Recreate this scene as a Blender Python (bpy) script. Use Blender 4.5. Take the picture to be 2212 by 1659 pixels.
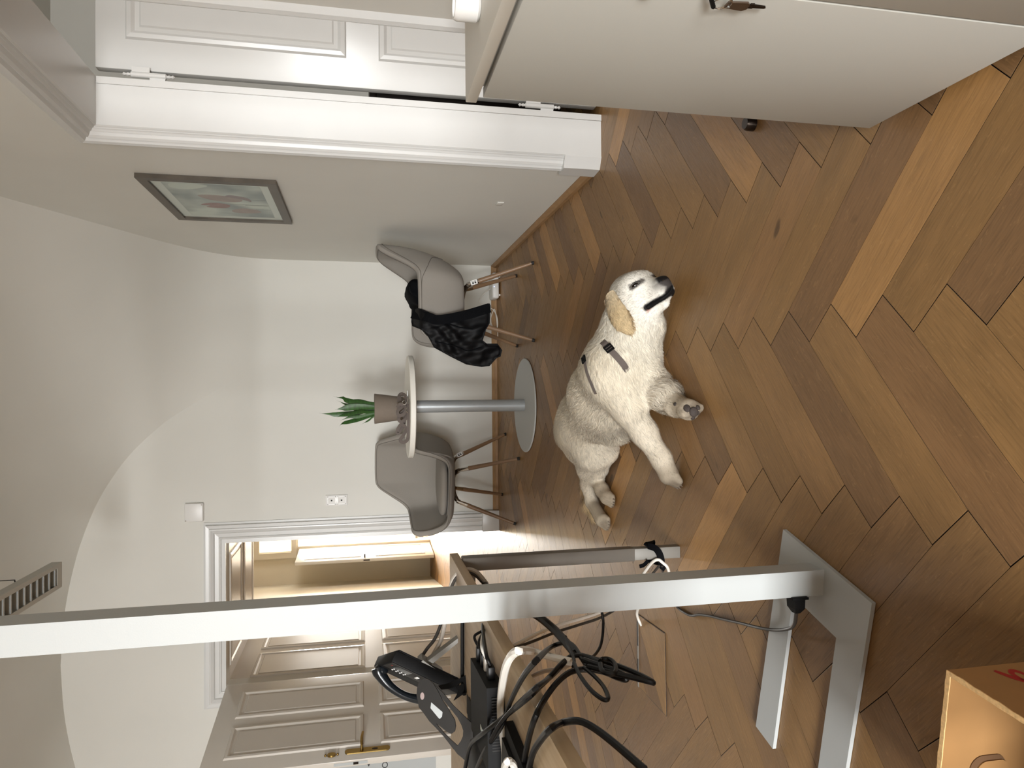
import bpy, bmesh, math, random
import numpy as np
from mathutils import Vector, Matrix, Euler
from mathutils.geometry import delaunay_2d_cdt
from mathutils.bvhtree import BVHTree
random.seed(7); RNG = np.random.default_rng(7)
SC = bpy.context.scene
COL = SC.collection
for o in list(bpy.data.objects): bpy.data.objects.remove(o)

# ------------------------------------------------------------------ camera (the phone was held sideways)
F, PITCH, YAW, ROLL, HC = 1524.13, 0.2089045, 0.01339174, -0.00587292, 1.03
_f = Vector((math.sin(YAW)*math.cos(PITCH), math.cos(YAW)*math.cos(PITCH), -math.sin(PITCH)))
_r = Vector((math.cos(YAW), -math.sin(YAW), 0)); _u = _r.cross(_f)
_r2 = math.cos(ROLL)*_r + math.sin(ROLL)*_u; _u2 = _r2.cross(_f)
cam = bpy.data.cameras.new('camera'); camo = bpy.data.objects.new('camera', cam); COL.objects.link(camo)
cam.sensor_fit = 'HORIZONTAL'; cam.sensor_width = 36; cam.lens = 36*F/2212
cam.clip_start = .02
mw = Matrix.Identity(4)
for i, v in enumerate((-_u2, _r2, -_f)):
    for j in range(3): mw[j][i] = v[j]
mw.translation = (0, 0, HC); camo.matrix_world = mw
SC.camera = camo

# ------------------------------------------------------------------ world, daylight through the windows, added hall fill, exposure
w = bpy.data.worlds.new('sky'); SC.world = w; w.use_nodes = True
w.node_tree.nodes['Background'].inputs[0].default_value = (.72, .83, 1, 1)
w.node_tree.nodes['Background'].inputs[1].default_value = 1.0
def area(name, loc, rot, sx, sy, power, color=(1, 1, 1), spread=180):
    l = bpy.data.lights.new(name, 'AREA'); l.shape = 'RECTANGLE'; l.size = sx; l.size_y = sy
    l.energy = power; l.color = color; l.spread = math.radians(spread)
    o = bpy.data.objects.new(name, l); COL.objects.link(o); o.location = loc; o.rotation_euler = rot
    return o
TOY = (math.radians(90), 0, 0)           # facing +y
DAY = (.978, .985, .98)
SKYW = (math.radians(90-26), 0, 0)       # sky light comes in from above: tilted down into the room
area('daylight_window_left', (-3.3, -5.52, 1.75), SKYW, 1.15, 1.65, 115, DAY, 92)
area('daylight_window_middle', (-1.8, -5.52, 1.75), SKYW, 1.15, 1.65, 262, DAY, 92)
area('daylight_window_right', (-.42, -5.52, 1.75), SKYW, .98, 1.65, 80, DAY, 92)
area('daylight_next_room', (2.6, -5.5, 1.75), SKYW, 1.6, 1.7, 240, DAY, 110)
area('daylight_far_room', (-1.75, 14.2, 1.65), (math.radians(-90), 0, 0), 1.6, 1.8, 1300, (1, .98, .94))
area('hall_fill', (1.9, 9.2, 1.9), (0, math.radians(90), 0), 1.2, 1.2, 70, (1, .98, .95))  # added fill that brightens the hall; the wall there has no window
SC.view_settings.view_transform = 'Standard'; SC.view_settings.look = 'None'
SC.view_settings.gamma = 1; SC.view_settings.use_curve_mapping = False
SC.view_settings.exposure = -0.16
SC.cycles.use_denoising = True
SC.cycles.max_bounces = 8; SC.cycles.diffuse_bounces = 5; SC.cycles.caustics_reflective = False; SC.cycles.caustics_refractive = False
SC.cycles.sample_clamp_indirect = 6

# ------------------------------------------------------------------ helpers
def lin(c):
    c = c/255
    return c/12.92 if c <= .04045 else ((c+.055)/1.055)**2.4
def L3(r, g, b): return (lin(r), lin(g), lin(b), 1)
MATS = {}
def mat(name, rgb, rough=.5, metal=0, noise=0, nscale=8, bump=0, bscale=60, spec=.5, sheen=0, stretch=None):
    m = bpy.data.materials.new(name); m.use_nodes = True; MATS[name] = m
    nt = m.node_tree; N = nt.nodes; b = N['Principled BSDF']
    b.inputs['Roughness'].default_value = rough; b.inputs['Metallic'].default_value = metal
    b.inputs['Specular IOR Level'].default_value = spec
    if sheen: b.inputs['Sheen Weight'].default_value = sheen
    c = L3(*rgb); b.inputs['Base Color'].default_value = c
    tc = N.new('ShaderNodeTexCoord'); src = tc.outputs['Object']
    if stretch:
        mp = N.new('ShaderNodeMapping'); mp.inputs['Scale'].default_value = stretch
        nt.links.new(src, mp.inputs[0]); src = mp.outputs[0]
    if noise:
        n = N.new('ShaderNodeTexNoise'); n.inputs['Scale'].default_value = nscale; n.inputs['Detail'].default_value = 5
        nt.links.new(src, n.inputs['Vector'])
        r = N.new('ShaderNodeValToRGB')
        r.color_ramp.elements[0].position = .3; r.color_ramp.elements[1].position = .7
        r.color_ramp.elements[0].color = tuple(x*(1-noise) for x in c[:3])+(1,)
        r.color_ramp.elements[1].color = tuple(min(1, x*(1+noise)) for x in c[:3])+(1,)
        nt.links.new(n.outputs['Fac'], r.inputs[0]); nt.links.new(r.outputs[0], b.inputs['Base Color'])
    if bump:
        n2 = N.new('ShaderNodeTexNoise'); n2.inputs['Scale'].default_value = bscale; n2.inputs['Detail'].default_value = 3
        nt.links.new(src, n2.inputs['Vector'])
        bp = N.new('ShaderNodeBump'); bp.inputs['Strength'].default_value = bump; bp.inputs['Distance'].default_value = .002
        nt.links.new(n2.outputs['Fac'], bp.inputs['Height']); nt.links.new(bp.outputs[0], b.inputs['Normal'])
    return m
def emat(name, rgb, strength):
    m = bpy.data.materials.new(name); m.use_nodes = True; MATS[name] = m
    b = m.node_tree.nodes['Principled BSDF']; b.inputs['Base Color'].default_value = L3(*rgb)
    b.inputs['Emission Color'].default_value = L3(*rgb); b.inputs['Emission Strength'].default_value = strength
    return m
mat('plaster', (217, 216, 210), .9, noise=.02, nscale=2, bump=.08, bscale=180, spec=.2)
mat('plaster_vault', (212, 207, 200), .92, noise=.02, nscale=1.5, bump=.08, bscale=150, spec=.15)
mat('plaster_cream', (222, 215, 199), .85, noise=.02, nscale=2, spec=.3)
mat('gloss_paint', (207, 207, 205), .28, noise=.015, nscale=6, bump=.05, bscale=25)
mat('grey_paint', (205, 199, 190), .22, noise=.02, nscale=4, bump=.05, bscale=20)
mat('white_powder', (178, 182, 182), .45, bump=.05, bscale=400)
mat('cabinet_white', (186, 185, 178), .5, noise=.01, nscale=3)
mat('cabinet_top', (212, 209, 200), .5)
mat('felt_taupe', (144, 139, 132), .95, noise=.10, nscale=900, bump=.4, bscale=900, spec=.15, sheen=.05)
mat('seam_dark', (96, 90, 82), .9)
mat('walnut', (130, 103, 78), .42, noise=.12, nscale=30, stretch=(1, 1, .08))
mat('rubber', (22, 21, 20), .7)
mat('chrome', (205, 203, 200), .12, 1)
mat('bronze_dark', (120, 108, 96), .25, 1)
mat('steel_grey', (172, 177, 180), .36, .35, noise=.02, nscale=40)
mat('base_grey', (192, 195, 194), .55, .05)
mat('desk_grey', (118, 113, 106), .45, .3)
mat('desk_grey_light', (130, 127, 121), .5, .2)
mat('table_white', (232, 230, 222), .45)
mat('pot_taupe', (122, 111, 100), .8, noise=.03, nscale=60)
mat('soil', (50, 38, 28), .95, noise=.3, nscale=80, bump=.8, bscale=90)
mat('strap_grey', (98, 89, 84), .85, bump=.3, bscale=500)
mat('black_plastic', (13, 13, 14), .65, spec=.2)
mat('dark_plastic', (38, 36, 34), .55, spec=.3)
mat('black_gloss', (20, 24, 28), .18)
mat('cable_black', (8, 8, 9), .42, spec=.3)
mat('cable_dark', (58, 54, 50), .5, spec=.3)
mat('cable_white', (226, 222, 214), .4)
mat('cable_grey', (176, 168, 158), .45)
mat('white_plastic', (222, 221, 218), .35)
mat('black_cloth', (5, 6, 9), .85, noise=.3, nscale=12, bump=.4, bscale=400, spec=.12)
mat('black_velvet', (6, 6, 8), .55, noise=.5, nscale=14, spec=.16)
mat('brass', (158, 132, 78), .28, 1)
mat('iron_dark', (60, 52, 46), .35, .9)
mat('key_metal', (128, 112, 98), .35, .9)
mat('cardboard', (148, 109, 64), .9, noise=.05, nscale=15)
mat('cardboard_edge', (216, 178, 124), .9, noise=.15, nscale=200)
mat('print_red', (150, 28, 22), .8)
mat('ink_black', (22, 22, 24), .7)
mat('base_oak', (156, 122, 84), .5, noise=.15, nscale=14, stretch=(1, 1, 6))
mat('frame_brown', (80, 72, 62), .4, noise=.25, nscale=30, stretch=(.4, .15, .4))
mat('mat_board', (206, 214, 208), .8)
mat('dark_wood', (40, 30, 24), .4)
mat('lid_wood', (150, 112, 76), .5, noise=.15, nscale=20, stretch=(1, 9, 1))
mat('eye_dark', (12, 8, 6), .08)
emat('led_white', (170, 190, 255), 3)
emat('frosted_pane_glow', (255, 246, 220), 1.6)  # emission stands in for the daylight behind the transom glass

class MB:
    def __init__(s): s.v = []; s.f = []; s.sm = []
    def add(s, vs, fs, smooth=False):
        n = len(s.v); s.v += [tuple(v) for v in vs]; s.f += [tuple(i+n for i in f) for f in fs]; s.sm += [smooth]*len(fs)
    def box(s, lo, hi, M=None):
        x0, y0, z0 = lo; x1, y1, z1 = hi
        vs = [Vector(p) for p in ((x0,y0,z0),(x1,y0,z0),(x1,y1,z0),(x0,y1,z0),(x0,y0,z1),(x1,y0,z1),(x1,y1,z1),(x0,y1,z1))]
        if M: vs = [M @ v for v in vs]
        s.add(vs, [(0,3,2,1),(4,5,6,7),(0,1,5,4),(1,2,6,5),(2,3,7,6),(3,0,4,7)])
    def bbox(s, lo, hi, b=.003, M=None, seg=2):
        bm = bmesh.new(); bmesh.ops.create_cube(bm, size=1)
        for v in bm.verts:
            for i in range(3): v.co[i] = lo[i] + (v.co[i]+.5)*(hi[i]-lo[i])
        bmesh.ops.bevel(bm, geom=bm.edges[:], offset=b, segments=seg, affect='EDGES', profile=.5)
        s.bm(bm, M, True)
    def bm(s, bm, M=None, smooth=False):
        bm.verts.index_update()
        s.add([(M @ v.co) if M else v.co.copy() for v in bm.verts], [[v.index for v in f.verts] for f in bm.faces], smooth); bm.free()
    def prism(s, poly, z0, z1, M=None):
        n = len(poly); vs = [Vector((p[0], p[1], z0)) for p in poly] + [Vector((p[0], p[1], z1)) for p in poly]
        if M: vs = [M @ v for v in vs]
        s.add(vs, [tuple(range(n-1, -1, -1)), tuple(range(n, 2*n))] + [(i, (i+1) % n, n+(i+1) % n, n+i) for i in range(n)])
    def extr(s, pts, d):
        n = len(pts); pts = [Vector(p) for p in pts]; vs = pts + [p+Vector(d) for p in pts]
        s.add(vs, [tuple(range(n-1, -1, -1)), tuple(range(n, 2*n))] + [(i, (i+1) % n, n+(i+1) % n, n+i) for i in range(n)])
    def lathe(s, prof, seg=32, M=None, smooth=True):
        vs = []; fs = []; k = len(prof)
        for i in range(seg):
            a = 2*math.pi*i/seg
            for r, z in prof: vs.append(Vector((r*math.cos(a), r*math.sin(a), z)))
        for i in range(seg):
            for j in range(k-1):
                a, b = i*k+j, ((i+1) % seg)*k+j; fs.append((a, b, b+1, a+1))
        if M: vs = [M @ v for v in vs]
        s.add(vs, fs, smooth)
    def rod(s, a, b, ra, rb=None, seg=14):
        rb = ra if rb is None else rb; a = Vector(a); b = Vector(b); d = b-a
        M = Matrix.Translation(a) @ d.to_track_quat('Z', 'Y').to_matrix().to_4x4(); h = d.length
        s.lathe([(0, 0), (ra, 0), (rb, h), (0, h)], seg, M)
    def ball(s, c, r, seg=12, sc=(1, 1, 1)):
        prof = [(math.sin(math.pi*i/8)*r, -math.cos(math.pi*i/8)*r) for i in range(9)]
        s.lathe(prof, seg, Matrix.Translation(c) @ Matrix.Diagonal((*sc, 1)))
    def tube(s, pts, r, seg=8, caps=True):
        pts = [Vector(p) for p in pts]; n = len(pts); rr = r if isinstance(r, (list, tuple)) else [r]*n
        up = None; vs = []; fs = []
        for i, p in enumerate(pts):
            t = (pts[min(i+1, n-1)]-pts[max(i-1, 0)]).normalized()
            if up is None:
                up = t.orthogonal().normalized()
            up = (up - t*up.dot(t)).normalized(); b = t.cross(up)
            for k in range(seg):
                a = 2*math.pi*k/seg; vs.append(p + (up*math.cos(a)+b*math.sin(a))*rr[i])
        for i in range(n-1):
            for k in range(seg):
                a = i*seg+k; b2 = i*seg+(k+1) % seg; fs.append((a, b2, b2+seg, a+seg))
        if caps: fs += [tuple(range(seg-1, -1, -1)), tuple(range((n-1)*seg, n*seg))]
        s.add(vs, fs, True)
    def ribbon(s, pts, nrm, w, t):
        """flat strap: pts along, nrm per-point normal, width w, thickness t"""
        n = len(pts); vs = []; fs = []
        for i in range(n):
            p = Vector(pts[i]); tg = (Vector(pts[min(i+1, n-1)])-Vector(pts[max(i-1, 0)])).normalized()
            nn = Vector(nrm[i]); nn = (nn - tg*nn.dot(tg)).normalized(); b = tg.cross(nn)
            ww = w[i] if isinstance(w, (list, tuple)) else w
            for sx, sz in ((-1, 0), (1, 0), (1, 1), (-1, 1)): vs.append(p+b*sx*ww/2+nn*sz*t)
        for i in range(n-1):
            for k in range(4): a = i*4+k; b2 = i*4+(k+1) % 4; fs.append((a, b2, b2+4, a+4))
        fs += [(3, 2, 1, 0), (4*n-4, 4*n-3, 4*n-2, 4*n-1)]
        s.add(vs, fs, True)
    def build(s, name, m, parent=None, sharp=35, loc=None):
        me = bpy.data.meshes.new(name); me.from_pydata(s.v, [], s.f); me.update()
        bm = bmesh.new(); bm.from_mesh(me); bmesh.ops.recalc_face_normals(bm, faces=bm.faces); bm.to_mesh(me); bm.free()
        me.polygons.foreach_set('use_smooth', s.sm)
        if any(s.sm): me.set_sharp_from_angle(angle=math.radians(sharp))
        if m: me.materials.append(MATS[m] if isinstance(m, str) else m)
        o = bpy.data.objects.new(name, me); COL.objects.link(o)
        if parent: o.parent = parent
        if loc: o.location = loc
        return o
def empty(name, loc=(0, 0, 0), rz=0):
    o = bpy.data.objects.new(name, None); COL.objects.link(o); o.location = loc; o.rotation_euler = (0, 0, rz); o.empty_display_size = .05
    return o
def tag(o, label=None, cat=None, group=None, kind=None):
    if label: o['label'] = label
    if cat: o['category'] = cat
    if group: o['group'] = group
    if kind: o['kind'] = kind
    return o
def struct(mb, name, m, parent=None, sharp=35):
    o = mb.build(name, m, parent, sharp)
    if parent is None: o['kind'] = 'structure'
    return o
def smooth_path(pts, n=6, closed=False):
    """Catmull-Rom through the points"""
    P = [Vector(p) for p in pts]; N = len(P); out = []
    rng = range(N if closed else N-1)
    for i in rng:
        g = lambda k: P[k % N] if closed else P[max(0, min(N-1, k))]
        p0, p1, p2, p3 = g(i-1), g(i), g(i+1), g(i+2)
        for k in range(n):
            t = k/n
            out.append(.5*((2*p1)+(p2-p0)*t+(2*p0-5*p1+4*p2-p3)*t*t+(3*p1-p0-3*p2+p3)*t**3))
    if not closed: out.append(P[-1])
    return out
def copy_tree(o, parent=None):
    c = o.copy(); COL.objects.link(c)
    if parent: c.parent = parent
    for ch in list(o.children): copy_tree(ch, c)
    return c
PTS = {'lamp_cord': [(-0.5, 1.4251, 0.0776), (-0.515, 1.4352, 0.071), (-0.5426, 1.4778, 0.05), (-0.5731, 1.5338, 0.028), (-0.6009, 1.6067, 0.018), (-0.6203, 1.6845, 0.016), (-0.6426, 1.7915, 0.008), (-0.6645, 1.8987, 0.006), (-0.6779, 1.9691, 0.006), (-0.6967, 2.0444, 0.006), (-0.7142, 2.0923, 0.006), (-0.7203, 2.142, 0.006), (-0.7175, 2.2042, 0.006), (-0.6757, 2.2529, 0.02), (-0.5953, 2.1913, 0.06), (-0.5697, 2.17, 0.0724)],
 'white_floor_cable': [(-0.8842, 2.5227, 0.002), (-0.8612, 2.5294, 0.012), (-0.8276, 2.4978, 0.03), (-0.7853, 2.4294, 0.05), (-0.7436, 2.3399, 0.06), (-0.6998, 2.2621, 0.05), (-0.6504, 2.219, 0.03), (-0.6165, 2.2071, 0.03), (-0.5769, 2.17, 0.053), (-0.5608, 2.17, 0.0691), (-0.5498, 2.172, 0.0843), (-0.5557, 2.17, 0.1047), (-0.5761, 2.15, 0.1375), (-0.6101, 2.12, 0.1817), (-0.6423, 2.08, 0.2516), (-0.6542, 2.02, 0.333), (-0.6496, 1.96, 0.4072), (-0.6437, 1.9, 0.4963), (-0.6431, 1.84, 0.5775), (-0.649, 1.78, 0.6561)],
 'grey_leg_cable': [(-0.5691, 2.17, 0.0822), (-0.5964, 2.15, 0.1217), (-0.6296, 2.12, 0.1741), (-0.6586, 2.08, 0.2442), (-0.6655, 2.0, 0.3401), (-0.6662, 1.95, 0.4272), (-0.6609, 1.89, 0.5126), (-0.6558, 1.82, 0.5952), (-0.6503, 1.77, 0.6559)],
 'black_bundle': [(-0.5678, 2.08, 0.676), (-0.5, 1.7083, 0.7084), (-0.49, 1.5836, 0.6836), (-0.485, 1.4995, 0.6609), (-0.485, 1.4097, 0.6489), (-0.485, 1.3338, 0.6463), (-0.485, 1.2657, 0.6456)],
 'cord_a': [(-0.6318, 1.1687, 0.768), (-0.5962, 1.1501, 0.768), (-0.5456, 1.1151, 0.768), (-0.5063, 1.0845, 0.766), (-0.505, 1.1243, 0.7452), (-0.488, 1.1484, 0.7165), (-0.48, 1.1706, 0.6856), (-0.48, 1.1783, 0.6565), (-0.48, 1.1636, 0.6296), (-0.48, 1.1357, 0.6147), (-0.478, 1.1166, 0.6055), (-0.475, 1.12, 0.6025), (-0.47, 1.134, 0.6152), (-0.472, 1.1731, 0.6346), (-0.475, 1.2086, 0.6485)],
 'cord_b': [(-0.8751, 1.6493, 0.8), (-0.7815, 1.5647, 0.8), (-0.6687, 1.3818, 0.8), (-0.601, 1.2949, 0.775), (-0.4996, 1.1329, 0.768), (-0.505, 1.1836, 0.7357), (-0.49, 1.1887, 0.7136), (-0.484, 1.2329, 0.6757), (-0.482, 1.2509, 0.6483), (-0.478, 1.2136, 0.6252), (-0.475, 1.1712, 0.6015), (-0.475, 1.1287, 0.5801), (-0.475, 1.0967, 0.5696), (-0.475, 1.0868, 0.5681), (-0.472, 1.087, 0.5769), (-0.47, 1.1068, 0.6011), (-0.468, 1.1328, 0.632), (-0.47, 1.164, 0.6544)],
 'cord_c': [(-0.8191, 1.5381, 0.79), (-0.7252, 1.4264, 0.79), (-0.6223, 1.3017, 0.78), (-0.5488, 1.2382, 0.775), (-0.4559, 1.1127, 0.78), (-0.3782, 0.9773, 0.79), (-0.495, 1.3355, 0.674), (-0.485, 1.3265, 0.6484), (-0.48, 1.2924, 0.6419), (-0.48, 1.2329, 0.6451), (-0.48, 1.1891, 0.648)],
 'cord_d': [(-0.6105, 1.1273, 0.768), (-0.5702, 1.0972, 0.768), (-0.5229, 1.0421, 0.768), (-0.4694, 0.9607, 0.775), (-0.5, 1.0371, 0.7387), (-0.485, 1.0087, 0.7268), (-0.48, 0.9894, 0.7172), (-0.48, 0.9637, 0.7062), (-0.48, 0.919, 0.695), (-0.48, 0.8504, 0.6818)],
 'cord_e': [(-0.6469, 1.3038, 0.8), (-0.606, 1.2719, 0.79), (-0.5683, 1.2368, 0.778), (-0.5163, 1.1659, 0.77), (-0.4434, 1.04, 0.775), (-0.495, 1.1969, 0.7114), (-0.486, 1.2145, 0.6879), (-0.482, 1.2425, 0.6624), (-0.476, 1.2277, 0.6406), (-0.47, 1.1743, 0.6258)],
 'white_power_cord': [(-0.698, 1.2991, 0.775), (-0.6888, 1.3291, 0.768), (-0.6685, 1.3417, 0.768), (-0.6452, 1.3685, 0.768), (-0.6058, 1.3613, 0.77), (-0.5292, 1.2634, 0.785), (-0.4528, 1.1524, 0.8), (-0.4159, 1.1028, 0.8), (-0.4024, 1.083, 0.79), (-0.505, 1.349, 0.7079), (-0.49, 1.2856, 0.7009), (-0.486, 1.2516, 0.6835), (-0.484, 1.2258, 0.6648)],
 'white_loop': [(-0.7141, 1.3086, 0.775), (-0.6243, 1.1676, 0.8), (-0.5801, 1.0976, 0.81), (-0.5931, 1.121, 0.8), (-0.6132, 1.1435, 0.79), (-0.6573, 1.2, 0.775)],
 'white_tail': [(-0.6657, 1.62, 0.646), (-0.6522, 1.6, 0.6374), (-0.6427, 1.59, 0.6177), (-0.638, 1.58, 0.5928), (-0.6258, 1.57, 0.5678)],
 'loop_a': [(-0.476, 1.2005, 0.6681), (-0.474, 1.1426, 0.676), (-0.472, 1.0792, 0.6783), (-0.472, 1.0446, 0.6725), (-0.472, 1.0363, 0.6657), (-0.472, 1.0501, 0.6592), (-0.472, 1.0863, 0.6541), (-0.473, 1.127, 0.6544), (-0.474, 1.1714, 0.6587)],
 'loop_b': [(-0.5594, 1.72, 0.4365), (-0.5808, 1.72, 0.433), (-0.6088, 1.7, 0.4416), (-0.6298, 1.68, 0.4548), (-0.6366, 1.65, 0.4772), (-0.633, 1.62, 0.4977)],
 'loop_c': [(-0.48, 1.3446, 0.6412), (-0.48, 1.3322, 0.6458), (-0.478, 1.2675, 0.6548), (-0.478, 1.2201, 0.6621), (-0.478, 1.1897, 0.6731)],
 'coil': [(-0.466, 1.1728, 0.6288), (-0.466, 1.1804, 0.6236), (-0.466, 1.1776, 0.6118), (-0.466, 1.1574, 0.609), (-0.466, 1.1281, 0.6173), (-0.466, 1.1161, 0.6259), (-0.466, 1.1209, 0.6379), (-0.466, 1.1374, 0.6394), (-0.466, 1.1609, 0.6329)],
 'desk_cord_a': [(-0.5751, 1.9444, 0.763), (-0.6334, 1.9476, 0.763), (-0.6919, 1.9509, 0.763), (-0.744, 1.9538, 0.763), (-0.7963, 1.9567, 0.763), (-0.8201, 1.9216, 0.763)],
 'arc_dark': [(-0.8008, 2.14, 0.8689), (-0.7704, 2.15, 0.8443), (-0.7478, 2.16, 0.8208), (-0.7113, 2.16, 0.8036), (-0.6601, 2.15, 0.7902), (-0.616, 2.14, 0.7798), (-0.5804, 2.13, 0.7695), (-0.5537, 2.12, 0.7566), (-0.5398, 2.11, 0.7382), (-0.5372, 2.1, 0.7186), (-0.5455, 2.09, 0.6993), (-0.5676, 2.08, 0.6788)],
 'arc_grey': [(-0.8077, 2.13, 0.8422), (-0.7798, 2.14, 0.823), (-0.7487, 2.15, 0.8021), (-0.7021, 2.15, 0.7905), (-0.6454, 2.145, 0.7794), (-0.6023, 2.14, 0.7755), (-0.5639, 2.13, 0.7666), (-0.5401, 2.12, 0.7508), (-0.529, 2.11, 0.7339), (-0.5277, 2.1, 0.7144), (-0.5375, 2.09, 0.695), (-0.5668, 2.075, 0.6713)],
 'plug_cord_a': [(-0.5522, 1.7032, 0.775), (-0.5694, 1.6605, 0.775), (-0.5825, 1.6197, 0.775), (-0.6027, 1.5877, 0.775)],
 'plug_cord_b': [(-0.3904, 1.2233, 0.8), (-0.4325, 1.3184, 0.8), (-0.4794, 1.4202, 0.79), (-0.5236, 1.4803, 0.785), (-0.5719, 1.5184, 0.78)],
 'plug_cord_c': [(-0.4147, 1.3028, 0.8), (-0.4617, 1.3659, 0.79), (-0.5084, 1.4076, 0.782), (-0.5403, 1.4102, 0.778)],
 'plug_cord_d': [(-0.4046, 1.2643, 0.8), (-0.445, 1.3371, 0.795), (-0.504, 1.4227, 0.785), (-0.5483, 1.4533, 0.78)],
 'dock_run': [(-0.5494, 1.62, 0.7508), (-0.5596, 1.74, 0.7229), (-0.5564, 1.84, 0.69), (-0.5495, 1.87, 0.6463), (-0.5625, 1.84, 0.6022), (-0.5826, 1.8, 0.5807)],
 'router_cable': [(0.8038, 5.33, 0.0645), (0.7876, 5.37, 0.0901), (0.7524, 5.38, 0.125), (0.7161, 5.38, 0.1471), (0.6914, 5.38, 0.1255), (0.6729, 5.37, 0.0838), (0.6472, 5.33, 0.0477), (0.6015, 5.3, 0.0248), (0.5484, 5.3, 0.0144), (0.5022, 5.3, 0.0184), (0.4896, 5.32, 0.0364), (0.5198, 5.34, 0.0506), (0.5707, 5.35, 0.0592), (0.6223, 5.33, 0.0479), (0.6438, 5.3, 0.0388), (0.5815, 5.28, 0.0287), (0.4756, 5.28, 0.0188), (0.4313, 5.3, 0.0154)],
 'dog': {'chest': (0.0769, 2.3366, 0.15), 'rib': (-0.0074, 2.506, 0.142), 'loin': (-0.0987, 2.7712, 0.125), 'hip': (-0.1651, 2.8761, 0.112), 'rump': (-0.2268, 2.9089, 0.098), 'neckb': (0.1318, 2.3035, 0.15), 'neck': (0.2069, 2.3007, 0.135), 'nape': (0.2521, 2.3035, 0.13), 'skull': (0.3288, 2.2752, 0.12), 'nose': (0.3628, 2.1134, 0.075), 'throat': (0.2336, 2.2727, 0.085), 'brisket': (0.1277, 2.314, 0.1), 'hipj': (-0.1578, 2.8165, 0.135), 'knee': (-0.242, 2.776, 0.105), 'shank': (-0.3279, 2.9187, 0.075), 'hock': (-0.4077, 3.0084, 0.055), 'meta': (-0.4878, 3.0032, 0.036), 'hpaw': (-0.5467, 2.8798, 0.03), 'lthigh': (-0.203, 2.7489, 0.07), 'lknee': (-0.2362, 2.7586, 0.055), 'lshank': (-0.3251, 2.88, 0.04), 'lhock': (-0.3776, 2.9392, 0.035), 'lmeta': (-0.4149, 2.8702, 0.034), 'lpaw': (-0.4411, 2.8181, 0.03), 'rsh': (0.0672, 2.2792, 0.205), 'relb': (-0.0574, 2.2527, 0.15), 'rfor': (-0.1332, 2.2469, 0.1), 'rcar': (-0.221, 2.2003, 0.058), 'rpaw': (-0.2759, 2.1883, 0.036), 'lsh': (0.0657, 2.2905, 0.1), 'lelb': (0.0267, 2.258, 0.07), 'lfor': (-0.0097, 2.179, 0.055), 'lcar': (-0.044, 2.1097, 0.045), 'lfpaw': (-0.0556, 2.0241, 0.042), 'tail0': (-0.3169, 3.0476, 0.05), 'tail1': (-0.4283, 3.0982, 0.026), 'tail2': (-0.5111, 3.1117, 0.018), 'tail3': (-0.5744, 3.0589, 0.014), 'earb': (0.3247, 2.2896, 0.185), 'ear1': (0.2887, 2.2816, 0.185), 'ear2': (0.2337, 2.2831, 0.165), 'ear3': (0.1989, 2.2452, 0.15), 'belly': (-0.1215, 2.6076, 0.075)}, 'harness_a': [(0.17, 2.252, 0.2405), (0.1518, 2.2266, 0.2344), (0.1355, 2.2113, 0.2272), (0.1165, 2.1979, 0.2146), (0.0964, 2.1902, 0.2), (0.0796, 2.189, 0.1862), (0.066, 2.19, 0.172)],
 'harness_b': [(0.122, 2.292, 0.283), (0.1145, 2.2817, 0.2861), (0.0934, 2.2644, 0.2887), (0.0712, 2.2534, 0.2876), (0.0401, 2.2453, 0.2793), (0.0122, 2.2473, 0.266), (0.002, 2.25, 0.258)],
 'jacket': [(0.5, 4.07, 0.7414), (0.4979, 4.07, 0.7097), (0.4462, 4.07, 0.5957), (0.4752, 4.07, 0.4553), (0.5293, 4.07, 0.2962), (0.5158, 4.07, 0.2908), (0.4124, 4.07, 0.2972), (0.3741, 4.07, 0.3195), (0.3115, 4.07, 0.3393), (0.2927, 4.07, 0.3147), (0.2931, 4.07, 0.2512), (0.2551, 4.07, 0.221), (0.2169, 4.07, 0.2297), (0.2087, 4.07, 0.2519), (0.1624, 4.07, 0.2937), (0.157, 4.07, 0.3405), (0.1706, 4.07, 0.4306), (0.2162, 4.07, 0.5249), (0.2694, 4.07, 0.6237), (0.3306, 4.07, 0.6579), (0.3676, 4.07, 0.6921), (0.4017, 4.07, 0.7394), (0.4282, 4.07, 0.7445)],
 'stand_pl': [(-0.7745, 1.85, 0.8913), (-0.8124, 1.85, 0.9059), (-0.8492, 1.75, 0.7911)]}
# ================================================================== setting
XR, YB, YF, XL = 1.0, 5.43, -5.6, -4.7
CX, CY = -1.85, -.085                       # crown of the vault
def wall_y(name, y, t, x0, x1, z1, holes, m):
    """wall in plane y..y+t from x0 to x1 with rectangular holes (xa,xb,za,zb)"""
    mb = MB(); xs = sorted({x0, x1, *[h[0] for h in holes], *[h[1] for h in holes]})
    for a, b in zip(xs, xs[1:]):
        zz = [(0, z1)]
        for h in holes:
            if h[0] <= a and b <= h[1]: zz = [q for p in zz for q in ((p[0], min(p[1], h[2])), (max(p[0], h[3]), p[1])) if q[1]-q[0] > 1e-6]
        for za, zb in zz: mb.box((a, min(y, y+t), za), (b, max(y, y+t), zb))
    return struct(mb, name, m)
def wall_x(name, x, t, y0, y1, z1, holes, m):
    mb = MB(); ys = sorted({y0, y1, *[h[0] for h in holes], *[h[1] for h in holes]})
    for a, b in zip(ys, ys[1:]):
        zz = [(0, z1)]
        for h in holes:
            if h[0] <= a and b <= h[1]: zz = [q for p in zz for q in ((p[0], min(p[1], h[2])), (max(p[0], h[3]), p[1])) if q[1]-q[0] > 1e-6]
        for za, zb in zz: mb.box((min(x, x+t), a, za), (max(x, x+t), b, zb))
    return struct(mb, name, m)
D2 = (-2.09, -1.062, 0, 2.0)              # doorway in the back wall
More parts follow.
